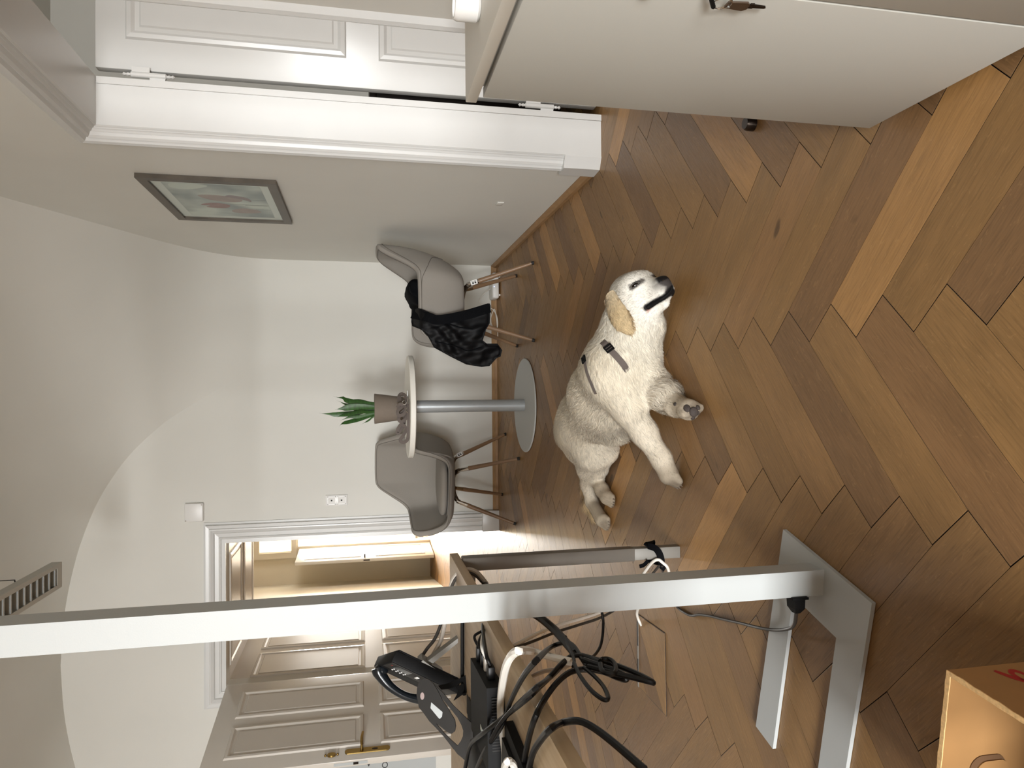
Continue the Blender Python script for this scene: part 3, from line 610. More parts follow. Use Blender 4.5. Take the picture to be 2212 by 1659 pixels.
b = MB(); b.tube([k(.517, .8585, .5655), k(.516, .846, .574), k(.518, .832, .584)], .0032, 8); b.build('fob', 'black_plastic', t)
# white tub on the cabinet
b = MB(); b.lathe([(0, 0), (.022, 0), (.026, .004), (.0265, .034), (.024, .040), (.020, .040), (.020, .036), (0, .036)], 32); o = b.build('tub', 'white_plastic', None, loc=(.612, 1.09, .8465)); tag(o, 'small round white tub standing on the cabinet top at the frame edge', 'tub')
# doorstop on the floor behind the cabinet
b = MB(); b.lathe([(0, 0), (.019, 0), (.019, .018), (.015, .026), (0, .026)], 20); o = b.build('door_stop', 'iron_dark', None, loc=(.716, 1.705, .001)); tag(o, 'small dark round door stop on the parquet beside the cabinet', 'doorstop')

# ================================================================== cardboard box in the corner
A0 = Vector((-.384, .827, 0)); e1 = Vector((-.99, .14, 0)).normalized(); e2 = Vector((-.13, -.99, 0)).normalized(); BH = .25
MBX = frame_M(A0, e1, e2, (0, 0, 1)); LW, LD, TH = .40, .44, .006
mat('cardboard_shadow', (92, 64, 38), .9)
t = empty('cardboard_box', A0); tag(t, 'open brown cardboard box with a dark red print at the lower left corner', 'box')
MM = frame_M((0, 0, 0), e1, e2, (0, 0, 1))
def wallp(u0, u1, v0, v1, nm='side'):
    b = MB(); b.box((u0, v0, 0), (u1, v1, BH-.0015), MM); s = b.build(nm, 'cardboard', t)
    b = MB(); n = 46; vert = (u1-u0) > (v1-v0); L0, L1 = (u0, u1) if vert else (v0, v1)
    ins, outs = [], []
    for i in range(n+1):
        s_ = L0+(L1-L0)*i/n; wv = .0005*math.sin(i*2.1)+.0003*math.sin(i*5.3)
        if vert: ins.append((s_, v0+wv-.0004)); outs.append((s_, v1-wv*.6+.0004))
        else: ins.append((u0+wv-.0004, s_)); outs.append((u1-wv*.6+.0004, s_))
    b.prism(ins+outs[::-1], BH-.0015, BH, MM); b.build('rim', 'cardboard_edge', s); return s
fs = wallp(0, LW, 0, TH); rsd = wallp(0, TH, TH, LD); wallp(LW-TH, LW, TH, LD); wallp(TH, LW-TH, LD-TH, LD)
b = MB(); b.box((0, 0, 0), (LW, LD, .004), MM); b.build('bottom', 'cardboard', t)
# pressed-out hand hole on the inside of the far side: a raised flap and a dark slot
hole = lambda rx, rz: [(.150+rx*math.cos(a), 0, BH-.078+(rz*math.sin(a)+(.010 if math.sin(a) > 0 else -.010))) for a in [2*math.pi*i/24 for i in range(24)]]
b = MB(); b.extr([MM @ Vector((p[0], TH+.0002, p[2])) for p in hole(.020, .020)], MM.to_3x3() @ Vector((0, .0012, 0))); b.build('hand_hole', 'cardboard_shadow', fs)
b = MB(); b.extr([MM @ Vector((p[0]+.005, TH+.0012, p[2]-.007)) for p in hole(.017, .017)], MM.to_3x3() @ Vector((0, .002, 0))); b.build('hand_hole_flap', 'cardboard', fs)
# red print on the right side: thick curved strokes running off the frame
def stroke(pts, w):
    pts = smooth_path([(a, c, 0) for a, c in pts], 6); l, r_ = [], []
    for i, p in enumerate(pts):
        tg = (pts[min(i+1, len(pts)-1)]-pts[max(i-1, 0)]).normalized(); nn = Vector((-tg.y, tg.x, 0)); ww = w*(.35+.65*math.sin(math.pi*min(1, .12+i/len(pts))))
        l.append(p+nn*ww/2); r_.append(p-nn*ww/2)
    b.add([MM @ Vector((-.0004, p.x*1.12, BH+(p.y-.35)*1.1)) for p in l+r_[::-1]], [(i, i+1, 2*len(l)-2-i, 2*len(l)-1-i) for i in range(len(l)-1)])
b = MB()
stroke([(.012, .292), (.03, .283), (.046, .270), (.06, .262)], .009)
stroke([(.040, .276), (.022, .276), (.016, .268), (.024, .262), (.044, .258), (.064, .262)], .007)
stroke([(.044, .258), (.056, .250), (.07, .238), (.09, .225)], .009)
b.build('print', 'print_red', t)

# ================================================================== bistro table
TX, TY = -.078, 4.44
t = empty('round_table', (TX, TY, 0)); tag(t, 'round white pedestal table with grey metal foot between the two armchairs', 'table')
b = MB(); b.lathe([(0, .723), (.312, .723), (.318, .727), (.318, .753), (.314, .757), (0, .757)], 96); b.build('tabletop', 'table_white', t)
b = MB(); b.lathe([(.0385, .012), (.0385, .723)], 40); b.build('column', 'steel_grey', t)
b = MB(); b.lathe([(0, .001), (.296, .001), (.302, .004), (.302, .008), (.298, .0115), (0, .0125)], 96); b.build('foot', 'base_grey', t)
# plant pot
PX, PY = -.088, 4.42
t = empty('potted_plant', (PX, PY, .757)); tag(t, 'upright green potted plant in a tapered taupe pot on the round table', 'plant')
b = MB(); b.lathe([(0, 0), (.066, 0), (.068, .003), (.093, .201), (.089, .203), (.083, .18), (0, .18)], 48); b.build('pot', 'pot_taupe', t)
b = MB(); b.lathe([(0, .176), (.084, .181), (.0845, .183), (0, .188)], 32); b.build('soil', 'soil', t)
m = mat('leaf_green', (48, 84, 34), .45, noise=.35, nscale=22, stretch=(1, 1, 4)); 
leaves = [  # base x,y ; path (dx,dz) ; width ; y drift ; curl
 ((.03, 0), [(0, 0), (.004, .07), (.014, .14), (.028, .19), (.04, .205), (.042, .235), (.050, .262)], .052, .01),
 ((.022, .02), [(0, 0), (.004, .07), (.0, .13), (.004, .17), (.012, .20), (.024, .225), (.032, .245)], .034, .03),
 ((.005, -.01), [(0, 0), (.004, .06), (.006, .12), (.004, .17), (.0, .205), (-.004, .235), (-.006, .252)], .058, -.01),
 ((-.012, .01), [(0, 0), (-.001, .06), (-.012, .12), (-.018, .19), (-.020, .25), (-.016, .29), (-.014, .325), (-.010, .345)], .044, .0),
 ((-.014, -.02), [(0, 0), (-.004, .05), (-.002, .11), (-.014, .17), (-.02, .21), (-.03, .232), (-.04, .235)], .036, -.03),
 ((-.032, 0), [(0, 0), (-.012, .05), (-.03, .11), (-.044, .17), (-.052, .205), (-.066, .222), (-.082, .228)], .042, .01),
 ((-.034, -.015), [(0, 0), (-.018, .03), (-.034, .05), (-.048, .075), (-.062, .10)], .020, -.02),
 ((-.002, .02), [(0, 0), (.01, .05), (.004, .10), (-.01, .14), (-.02, .17)], .030, .04),
 ((-.026, -.01), [(0, 0), (-.012, .06), (-.022, .12), (-.02, .16), (-.034, .20), (-.046, .225)], .030, -.02),
 ((.034, .012), [(0, 0), (.006, .05), (.02, .10), (.024, .15), (.03, .18)], .028, .02)]
for (bx, by), path, wd, dr in leaves:
    b = MB(); base = Vector((bx, by, .185)); n = len(path); ps = smooth_path([base+Vector((p[0], dr*p[1]/.2, p[1])) for p in path], 5); N_ = len(ps)
    L_, C_, R_ = [], [], []; tw = random.uniform(-.6, .6)
    for i, p in enumerate(ps):
        u = i/(N_-1); ww = wd*.36*(.32+.68*math.sin(math.pi*min(1, u*1.12+.06))**1) * (1 if u < .62 else max(.06, 1-((u-.62)/.30)**.9 if u < .9 else .06))
        a = tw+u*.5; sx = Vector((math.cos(a), math.sin(a), 0)); nn = Vector((-math.sin(a), math.cos(a), 0))
        L_.append(p+sx*ww+nn*ww*.28); R_.append(p-sx*ww+nn*ww*.28); C_.append(p)
    k = len(ps); vs = L_+C_+R_; vs2 = [v+Vector((0, .0012, 0)) for v in vs]
    fs_ = [(i, i+1, k+i+1, k+i) for i in range(k-1)]+[(k+i, k+i+1, 2*k+i+1, 2*k+i) for i in range(k-1)]
    b.add(vs, fs_, True); b.add(vs2, [f[::-1] for f in fs_], True); b.build('leaf', 'leaf_green', t, 60)
# leash pile in front of the pot
t = empty('dog_leash', (-.17, 4.30, .757)); tag(t, 'grey fabric dog leash heaped in loops in front of the plant pot', 'leash')
O3 = Vector((-.17, 4.30, .757)); b = MB()
def strap(pts, w=.020, th=.002, up=(0, -.3, 1)):
    ps = smooth_path([Vector(p)-O3 for p in pts], 6); nn = []
    for i, p in enumerate(ps):
        tg = (ps[min(i+1, len(ps)-1)]-ps[max(i-1, 0)]).normalized(); c = Vector((.15*math.sin(i*.3), -1, .45+.3*math.sin(i*.21))); nn.append(c)
    b.ribbon(ps, nn, w, th)
z = .757
strap([(.0, 4.33, z+.035), (-.01, 4.30, z+.02), (-.05, 4.28, z+.012), (-.09, 4.28, z+.02), (-.12, 4.28, z+.05), (-.15, 4.27, z+.062), (-.165, 4.27, z+.045), (-.145, 4.26, z+.02), (-.11, 4.27, z+.008)])
strap([(-.06, 4.26, z+.01), (-.075, 4.25, z+.04), (-.10, 4.25, z+.068), (-.125, 4.25, z+.062), (-.12, 4.25, z+.035), (-.09, 4.25, z+.018), (-.07, 4.25, z+.03), (-.06, 4.25, z+.055), (-.08, 4.26, z+.07)])
strap([(-.10, 4.30, z+.03), (-.16, 4.29, z+.025), (-.20, 4.29, z+.04), (-.235, 4.29, z+.066), (-.215, 4.29, z+.068), (-.18, 4.28, z+.045), (-.205, 4.27, z+.018), (-.24, 4.28, z+.03), (-.275, 4.29, z+.052), (-.29, 4.29, z+.035), (-.275, 4.28, z+.012), (-.24, 4.27, z+.006)])
strap([(-.03, 4.25, z+.004), (-.08, 4.23, z+.006), (-.14, 4.22, z+.006), (-.2, 4.23, z+.006), (-.26, 4.25, z+.008)])
strap([(-.045, 4.31, z+.055), (-.01, 4.335, z+.052), (.0, 4.345, z+.03)], .03)
b.build('strap', 'strap_grey', t, 60)
b = MB(); b.rod((-.06+.17, -.07, .008), (-.02+.17, -.06, .008), .004); b.build('clip', 'chrome', t); b = MB(); b.tube([(-.11+.17, -.075, .01), (-.10+.17, -.075, .022), (-.085+.17, -.075, .022), (-.08+.17, -.07, .008)], .003); b.build('clip', 'chrome', t); b = MB(); b.rod((.15-.0, .03, .006), (.19, .03, .007), .004)
b.build('clip', 'chrome', t); b = MB()
b.tube([(.12+.012*math.cos(a), -.06, .03+.012*math.sin(a)) for a in [2*math.pi*i/16 for i in range(17)]], .002, 6, False); b.build('clip', 'chrome', t)

# ================================================================== armchairs
RIM = [(.268,0,.470),(.268,.06,.470),(.267,.12,.470),(.260,.19,.473),(.254,.240,.492),(.250,.272,.535),(.244,.295,.595),(.230,.307,.655),(.205,.312,.690),(.165,.314,.703),(.08,.315,.705),(0,.315,.706),(-.07,.314,.707),(-.125,.310,.709),(-.165,.300,.716),(-.205,.276,.750),(-.250,.240,.820),(-.292,.203,.890),(-.315,.182,.920),(-.335,.155,.936),(-.348,.10,.940),(-.352,.05,.941),(-.354,0,.941)]
BAS = [(.225,0,.436),(.225,.055,.436),(.222,.11,.436),(.212,.155,.436),(.200,.183,.436),(.185,.203,.436),(.168,.216,.436),(.145,.226,.436),(.118,.232,.436),(.085,.236,.436),(.04,.238,.436),(-.01,.238,.436),(-.055,.236,.436),(-.09,.230,.436),(-.118,.218,.436),(-.140,.198,.436),(-.158,.172,.436),(-.172,.140,.436),(-.180,.115,.436),(-.184,.09,.436),(-.187,.06,.436),(-.188,.03,.436),(-.189,0,.436)]
def loopify(h):
    return h + [(x, -y, z) for x, y, z in h[-2:0:-1]]
def chair_shell():
    R = smooth_path(loopify(RIM), 3, True); Bs = smooth_path(loopify(BAS), 3, True); n = len(R)
    def ring(t, inset=0.0, ztop=0.0):
        out = []
        for r, bb in zip(R, Bs):
            wxy = 1-(1-t)**2.0; wz = t**1.25 if r.z > .6 else t
            p = Vector((bb.x+(r.x-bb.x)*wxy, bb.y+(r.y-bb.y)*wxy, bb.z+(r.z-bb.z)*wz))
            if inset:
                d = Vector((p.x-.03, p.y, 0)); m = max(.01, d.length); fx_ = inset*min(1, 1)
                # inward along plan normal (approximate by direction to the seat centre, flattened at the sides)
                dd = Vector((d.x/.30, d.y/.25, 0)).normalized(); p = p - Vector((dd.x*fx_, dd.y*fx_, 0))
            p.z += ztop; out.append(p)
        return out
    rings = []
    c0 = [Vector((.02, 0, .425))]*n
    def lerp_ring(a, b2, t): return [p.lerp(q, t) for p, q in zip(a, b2)]
    base = [Vector(p) for p in Bs]
    low = [Vector((p.x*.93+.001, p.y*.93, .428)) for p in base]
    rings += [[Vector((p.x*.5+.01, p.y*.5, .426)) for p in base], low]
    for t_ in (0, .06, .14, .24, .36, .5, .64, .78, .9, .97): rings.append(ring(t_))
    top = ring(1); rings.append([p+Vector((0, 0, -.004)) for p in top])
    rings.append(ring(1, .012, .004)); rings.append(ring(1, .024, .003)); rings.append(ring(.985, .034, -.004))
    for t_ in (.9, .78, .64, .5, .36, .24, .14): rings.append(ring(t_, .036))
    seat = [Vector((p.x*.86+.01, p.y*.82, .468)) for p in base]
    rings.append([Vector((p.x*.93+.006, p.y*.9, .474)) for p in base]); rings.append(seat); rings.append([Vector((p.x*.4+.01, p.y*.4, .467)) for p in base])
    b = MB(); vs = [p for r in rings for p in r]; fs = []
    for i in range(len(rings)-1):
        for j in range(n): fs.append((i*n+j, i*n+(j+1) % n, (i+1)*n+(j+1) % n, (i+1)*n+j))
    fs.append(tuple(range(n-1, -1, -1))); fs.append(tuple(range((len(rings)-1)*n, len(rings)*n)))
    b.add(vs, fs, True)
    # inner ring clamp: keep the inside above the seat
    return b, ring, n
def armchair(loc, rz, label, tag_leg):
    t = empty('armchair', loc, rz); tag(t, label, 'chair', 'taupe armchairs at the round table')
    b, ring, n = chair_shell(); b.build('shell', 'felt_taupe', t, 50)
    b = MB()
    r = ring(.955); ctr = Vector((.03, 0, 0))
    b.tube([p+Vector(((p.x-.03)*.006, p.y*.006, 0)) for p in r]+[r[0]+Vector((.001, 0, 0))], .0016, 6, False)
    r2 = ring(.985, .0345, .002); b.tube([p for p in r2]+[r2[0]], .0014, 6, False)
    path = smooth_path([(19, .30, 0), (17.6, .42, 0), (16.2, .56, 0), (15.2, .70, 0), (14.3, .82, 0), (13.4, .90, 0), (12.4, .945, 0), (11, .955, 0)], 5)
    for sg in (1, -1):
        q = []
        for pp in path:
            jj = pp.x*3; j0 = int(jj); fr = jj-j0; rr = ring(pp.y); a_, c_ = rr[(sg*j0) % n], rr[(sg*(j0+1)) % n]; v = a_.lerp(c_, fr); q.append(v+Vector(((v.x-.03)*.006, v.y*.006, 0)))
        b.tube(q, .0016, 6, False)
    b.build('seam', 'seam_dark', t)
    # seat cushion
    b = MB(); prof = [(0, .474), (.80, .474), (.95, .482), (1, .496), (.99, .508), (.93, .518), (.7, .524), (0, .526)]
    vs, fs = [], []; N_ = 64
    for i in range(N_):
        a = 2*math.pi*i/N_; ca, sa = math.cos(a), math.sin(a); e = 2/3.2
        x = math.copysign(abs(ca)**e, ca)*.205+.038; y = math.copysign(abs(sa)**e, sa)*(.205-.02*(ca < 0)*abs(ca))
        for k, z in prof: vs.append((.038+(x-.038)*k, y*k, z))
    K = len(prof)
    for i in range(N_):
        for j in range(K-1): a, c = i*K+j, ((i+1) % N_)*K+j; fs.append((a, c, c+1, a+1))
    b.add(vs, fs, True); b.build('cushion', 'felt_taupe', t, 60)
    # swivel-free spider and legs
    b = MB(); tops = []
    for sx, sy in ((1, 1), (1, -1), (-1, -1), (-1, 1)):
        tops.append((sx, sy))
        b.tube(smooth_path([(sx*.02, sy*.02, .418), (sx*.07, sy*.072, .414), (sx*.105, sy*.108, .395), (sx*.122, sy*.126, .365)], 4), [.017]*4+[.016]*4+[.014]*5, 10)
    b.lathe([(0, .40), (.05, .405), (.06, .43), (0, .43)], 20); b.build('spider', 'bronze_dark', t)
    for q, (sx, sy) in enumerate(tops):
        top = Vector((sx*.108, sy*.112, .405)); foot = Vector((sx*.239, sy*.243, 0)); d = foot-top
        b = MB(); b.rod(top+d*.19, top+d*.965, .0158, .0105); lg = b.build('leg', 'walnut', t)
        b = MB(); b.rod(top+d*.02, top+d*.195, .0135, .0162); b.build('socket', 'chrome', lg)
        b = MB(); b.rod(top+d*.962, top+d, .0112, .0108); b.build('foot_cap', 'rubber', lg)
        if q == tag_leg:
            ss = Vector((0, -1, 0)) if rz > 3 else Vector((.5, -.85, 0))
            ss = Matrix.Rotation(-rz, 3, 'Z') @ ss
            c = top+d*.12; Mt = frame_M(c+ss*.017, d.normalized(), ss.cross(d.normalized()), ss)
            b = MB(); b.box((-.021, -.014, 0), (.021, .016, .001), Mt); tg_ = b.build('care_label', 'white_plastic', lg)
            b = MB(); b.box((-.012, -.008, .001), (-.002, .004, .0014), Mt); b.box((.003, -.008, .001), (.013, .004, .0014), Mt); b.box((-.016, .008, .001), (.016, .010, .0014), Mt); 
            o_ = b.build('label_print', 'ink_black', lg)
    return t
armchair((.558, 4.42, 0), math.pi, 'taupe felt armchair facing left with black clothes on it, right of the table', 3)
armchair((-.600, 4.928, 0), math.radians(-107), 'empty taupe felt armchair turned to the camera, left of the table', 3)

# ---- black jacket over the near arm of the right chair
Jp = [(.500,.7414),(.498,.7097),(.448,.600),(.475,.4553),(.529,.2962),(.516,.2908),(.412,.297),(.374,.319),(.311,.339),(.293,.315),(.293,.251),(.255,.221),(.217,.230),(.209,.252),(.162,.294),(.157,.340),(.171,.431),(.216,.525),(.269,.624),(.331,.658),(.368,.692),(.402,.7394),(.428,.7445)]
poly = []
for i, p in enumerate(Jp):
    q = Jp[(i+1) % len(Jp)]; L_ = math.dist(p, q); n = max(1, int(L_/.014))
    for k in range(n): poly.append(Vector((p[0]+(q[0]-p[0])*k/n, p[1]+(q[1]-p[1])*k/n)))
def inside(p):
    c = False; n = len(poly)
    for i in range(n):
        a, b_ = poly[i], poly[i-1]
        if (a.y > p[1]) != (b_.y > p[1]) and p[0] < (b_.x-a.x)*(p[1]-a.y)/(b_.y-a.y)+a.x: c = not c
    return c
def edist(p):
    p = Vector(p); best = 9
    for i in range(len(poly)):
        a, b_ = poly[i-1], poly[i]; d = b_-a; tt = max(0, min(1, (p-a).dot(d)/max(1e-9, d.length_squared))); best = min(best, (p-a-d*tt).length)
    return best
gp = [Vector((x, z)) for x in np.arange(.15, .54, .0115) for z in np.arange(.215, .75, .0115) if inside((x, z)) and edist((x, z)) > .006]
allp = poly+gp; nb_ = len(poly)
dv, de, df, _, _, _ = delaunay_2d_cdt(allp, [(i, (i+1) % nb_) for i in range(nb_)], [], 1, 1e-6)
def fold(x, z):
    d = edist((x, z)); puff = .011*min(1, d/.02)**.5
    u = x*.80+z*.6; v = -x*.6+z*.8                         # folds fan out from the arm towards the hem
    ang_ = math.atan2(z-.80, x-.52)
    f = .010*math.sin(ang_*26+2*math.sin(z*18))*min(1, (.74-z)/.15) + .006*math.sin(u*60+v*25) + .004*math.sin(x*140+z*30)
    if x > .40 and z < .70: f *= .45
    if z < .34 and x < .30: f += -.010*math.sin((x-.2)*50)
    return puff, f*min(1, d/.02)
def back(x, z):
    return max(0, z-.700)*2.4 + max(0, z-.66)*.35
front, rear = [], []
for p in dv:
    pf, f = fold(p.x, p.y); y0 = 4.078+back(p.x, p.y)+(0 if p.x > .3 else (.3-p.x)*.25)
    front.append((p.x, y0-pf-abs(f)*.0-f*.8-.006, p.y)); rear.append((p.x, y0+.006-f*.15, p.y))
b = MB(); n = len(dv); b.add(front+rear, [tuple(f) for f in df]+[tuple(n+i for i in f[::-1]) for f in df], True)
# stitch the border
bset = {}
for f in df:
    for i in range(len(f)):
        e = (f[i], f[(i+1) % len(f)]); bset[tuple(sorted(e))] = bset.get(tuple(sorted(e)), 0)+1
b.add(front+rear, [(a, c, n+c, n+a) for (a, c), k in bset.items() if k == 1], True)
jk = b.build('jacket', 'black_velvet', None, 180)
wm = jk.modifiers.new('weld', 'WELD'); wm.merge_threshold = .0005
tag(jk, 'black jacket draped over the near arm of the right armchair, a sleeve hanging down', 'jacket')
b = MB()
b.tube(smooth_path([(.475, 4.070, .69), (.43, 4.058, .60), (.39, 4.054, .50), (.375, 4.054, .40), (.372, 4.056, .33)], 8), .0035, 6)
b.tube(smooth_path([(.30, 4.060, .62), (.28, 4.055, .52), (.25, 4.065, .43), (.27, 4.06, .35)], 8), .003, 6)
b.build('seam', 'black_cloth', jk)
# collar / lapel band: smooth darker strip along the rear edge
b = MB(); E = [(.470, .738), (.440, .66), (.425, .60), (.452, .455), (.500, .30)]; ps = smooth_path([(x, 4.050+back(x, z), z) for x, z in E], 6)
b.ribbon(ps, [(0, -1, 0)]*len(ps), .056, .006); b.build('lapel', 'black_cloth', jk, 60)
# ---- black bag on the seat of the right chair
bm = bmesh.new(); bmesh.ops.create_cube(bm, size=1); bmesh.ops.subdivide_edges(bm, edges=bm.edges[:], cuts=9, use_grid_fill=True)
for v in bm.verts:
    p = v.co*2; r = Vector((abs(p.x)**5+abs(p.y)**5+abs(p.z)**5, 0, 0)).x**.2
    p = p/max(r, 1e-6)*max(abs(p.x), abs(p.y), abs(p.z))
    hz = .5+.5*p.z
    v.co = Vector((p.x*.080+.010*math.sin(p.z*4+p.y*3), p.y*.135+.008*math.sin(p.x*6), .114*p.z+.114+.012*hz*math.sin(p.x*3.5+1)+.002*math.sin(p.x*7+p.y*5)))
b = MB(); b.bm(bm, None, True); o = b.build('cloth_bag', 'black_cloth', None, 180, loc=(.622, 4.43, .527)); tag(o, 'black cloth bundle lying on the seat of the right armchair', 'bag')
b = MB(); b.tube(smooth_path([(.03, -.12, .22), (-.01, -.128, .21), (-.04, -.135, .15), (-.03, -.14, .10), (.0, -.135, .14)], 6), .0035, 6); b.build('drawstring', 'black_plastic', o)

# ================================================================== things on the walls
t = empty('tulip_picture', (XR, 3.81, 1.72)); tag(t, 'framed print of pale pink tulips in a brown frame on the right wall', 'picture')
MP = frame_M((0, 0, 0), (0, 1, 0), (0, 0, 1), (-1, 0, 0)); hw, hh, fw = .393, .302, .042
b = MB()
for q in ([(-hw, -hh), (hw, -hh), (hw-fw, -hh+fw), (-hw+fw, -hh+fw)], [(hw, -hh), (hw, hh), (hw-fw, hh-fw), (hw-fw, -hh+fw)], [(hw, hh), (-hw, hh), (-hw+fw, hh-fw), (hw-fw, hh-fw)], [(-hw, hh), (-hw, -hh), (-hw+fw, -hh+fw), (-hw+fw, hh-fw)]): b.prism(q, .001, .022, MP)
b.build('frame', 'frame_brown', t)
b = MB(); b.box((-hw+.02, -hh+.02, .002), (hw-.02, hh-.02, .010), MP); b.build('mat_board', 'mat_board', t)
pm_ = bpy.data.materials.new('tulip_print'); pm_.use_nodes = True; nt = pm_.node_tree; N = nt.nodes
tcn = N.new('ShaderNodeTexCoord'); ns = N.new('ShaderNodeTexNoise'); ns.inputs['Scale'].default_value = 4.5; nt.links.new(tcn.outputs['Object'], ns.inputs['Vector'])
rmp = N.new('ShaderNodeValToRGB'); rmp.color_ramp.elements[0].position = .35; rmp.color_ramp.elements[1].position = .65; rmp.color_ramp.elements[0].color = L3(150, 160, 160); rmp.color_ramp.elements[1].color = L3(198, 208, 200)
nt.links.new(ns.outputs['Fac'], rmp.inputs[0]); nt.links.new(rmp.outputs[0], N['Principled BSDF'].inputs['Base Color']); N['Principled BSDF'].inputs['Roughness'].default_value = .7; MATS['tulip_print'] = pm_
b = MB(); b.box((-hw+.09, -hh+.085, .0102), (hw-.09, hh-.085, .0108), MP); pr = b.build('print', 'tulip_print', t)
mat('petal_pink', (158, 140, 137), .8, noise=.08, nscale=20); mat('petal_pale', (168, 160, 155), .8, noise=.06, nscale=20); mat('petal_grey', (156, 150, 149), .8); mat('petal_ghost', (196, 206, 198), .8); mat('stem_grey', (112, 118, 114), .8)
def petal(pts, m, h):
    ps = smooth_path([(a, c, 0) for a, c in pts], 5, True); b = MB(); b.prism([(p.x, p.y) for p in ps], .0109, .0109+h, MP); b.build('printed_tulip', m, pr)
petal([(-.27, .02), (-.20, .12), (-.22, .19), (-.29, .18), (-.30, .08)], 'petal_ghost', .0001)
petal([(.0, -.02), (-.03, .06), (-.10, .10), (-.12, .04), (-.10, -.06), (-.05, -.10), (-.01, -.08)], 'petal_pale', .0003)
petal([(-.06, -.10), (-.02, -.14), (-.09, -.13), (-.13, -.06), (-.10, -.03)], 'petal_grey', .0004)
petal([(.05, .10), (.03, .04), (.05, -.01), (.09, -.02), (.13, .02), (.12, .10), (.09, .08), (.08, .12)], 'petal_pink', .0006)
petal([(.16, -.02), (.12, -.08), (.14, -.14), (.19, -.16), (.22, -.09), (.21, -.02)], 'petal_pale', .0005)
b = MB()
for a, c in (((-.02, -.10), (-.06, -.216)), ((.08, -.02), (.04, -.216)), ((.17, -.14), (.13, -.216)), ((.06, -.10), (.05, -.216))): b.box((min(a[0], c[0]), c[1], .0109), (min(a[0], c[0])+.003, a[1], .0112), MP)
b.build('printed_stem', 'stem_grey', pr)
# double socket
t = empty('socket_plate', (-.786, YB, 1.223)); tag(t, 'white double wall socket on the back wall beside the doorway frame', 'socket')
b = MB(); b.bbox((-.040, -.010, -.0805), (.040, 0, .0805), .003); b.build('plate', 'white_plastic', t)
for zc in (-.036, .036):
    b = MB()
    for lo, hi in (((-.029, -.0145, zc-.029), (-.025, -.009, zc+.029)), ((.025, -.0145, zc-.029), (.029, -.009, zc+.029)), ((-.029, -.0145, zc-.029), (.029, -.009, zc-.025)), ((-.029, -.0145, zc+.025), (.029, -.009, zc+.029))): b.box(lo, hi)
    c_ = [(-.025, zc-.025), (.025, zc-.025), (.025, zc+.025), (-.025, zc+.025)]; vs = [(x, -.0135, z) for x, z in c_]+[(0+(x*.25), -.0103, zc+(z-zc)*.25) for x, z in c_]
    b.add(vs, [(k, (k+1) % 4, 4+(k+1) % 4, 4+k) for k in range(4)]); u_ = b.build('insert', 'white_plastic', t)
    b = MB(); b.box((-.0055, -.0112, zc-.0055), (.0055, -.0101, zc+.0055)); b.build('port', 'dark_plastic', u_)
t = empty('access_point', (-.832, YB, 2.211)); tag(t, 'square translucent white wall box on the back wall above the doorway frame', 'wall box')
b = MB(); b.bbox((-.066, -.032, -.063), (.066, 0, .063), .008, None, 3); h_ = b.build('housing', 'white_plastic', t)
b = MB(); b.rod((-.056, -.0335, .053), (-.056, -.031, .053), .004); b.build('screw', 'chrome', h_); b = MB(); b.rod((.054, -.0335, -.053), (.054, -.031, -.053), .004); b.build('screw', 'chrome', h_)
# notice at the left edge with its marks
t = empty('wall_notice', (-2.80, YB, 1.05)); tag(t, 'white framed notice with black marks on the back wall at the left frame edge', 'sign')
b = MB(); b.box((-.3, -.012, -.55), (.155, 0, .75)); b.build('board', 'white_powder', t)
b = MB(); b.box((.135, -.022, -.56), (.165, 0, .76)); b.build('edge', 'gloss_paint', t)
tx = bpy.data.curves.new('mark', 'FONT'); tx.body = 'O'; tx.size = .062; tx.align_x = 'CENTER'; tx.extrude = .0005; ob_ = bpy.data.objects.new('mark', tx); COL.objects.link(ob_)
dg = bpy.context.evaluated_depsgraph_get(); me_ = bpy.data.meshes.new_from_object(ob_.evaluated_get(dg)); bpy.data.objects.remove(ob_)
me_.materials.clear(); me_.materials.append(MATS['ink_black']); ob_ = bpy.data.objects.new('printed_letter', me_); COL.objects.link(ob_); ob_.parent = t; ob_.rotation_euler = (math.pi/2, 0, 0); ob_.location = (.02, -.0126, -.19)
b = MB(); b.extr([(.022, -.0122, -.05), (.04, -.0122, -.04), (.04, -.0122, -.06)], (0, -.0008, 0)); b.build('printed_arrow', 'ink_black', t)
# small blank cover on the right wall
b = MB(); b.bbox((XR-.006, 3.60, .30), (XR, 3.66, .335), .002); o = b.build('wall_cover', 'plaster'); tag(o, 'tiny wall-coloured cover plate low on the right wall', 'cover plate')
# router on the floor
t = empty('router', (.82, 5.30, 0)); tag(t, 'white router lying by the baseboard behind the right armchair', 'router')
b = MB(); b.bbox((-.098, -.05, .010), (.098, .10, .062), .014, None, 3); b.build('housing', 'white_plastic', t)
b = MB(); b.ball((-.01, -.051, .048), .003); b.build('status_light', 'led_white', t)
for x in (-.07, .07):
    for yy in (-.03, .08): b = MB(); b.rod((x, yy, 0), (x, yy, .012), .008); b.build('foot', 'white_plastic', t)
b = MB(); b.tube(smooth_path(PTS['router_cable'], 5), .0035, 6); o = b.build('router_cable', 'cable_white'); tag(o, 'thin white cable in loose loops by the back baseboard', 'cable')

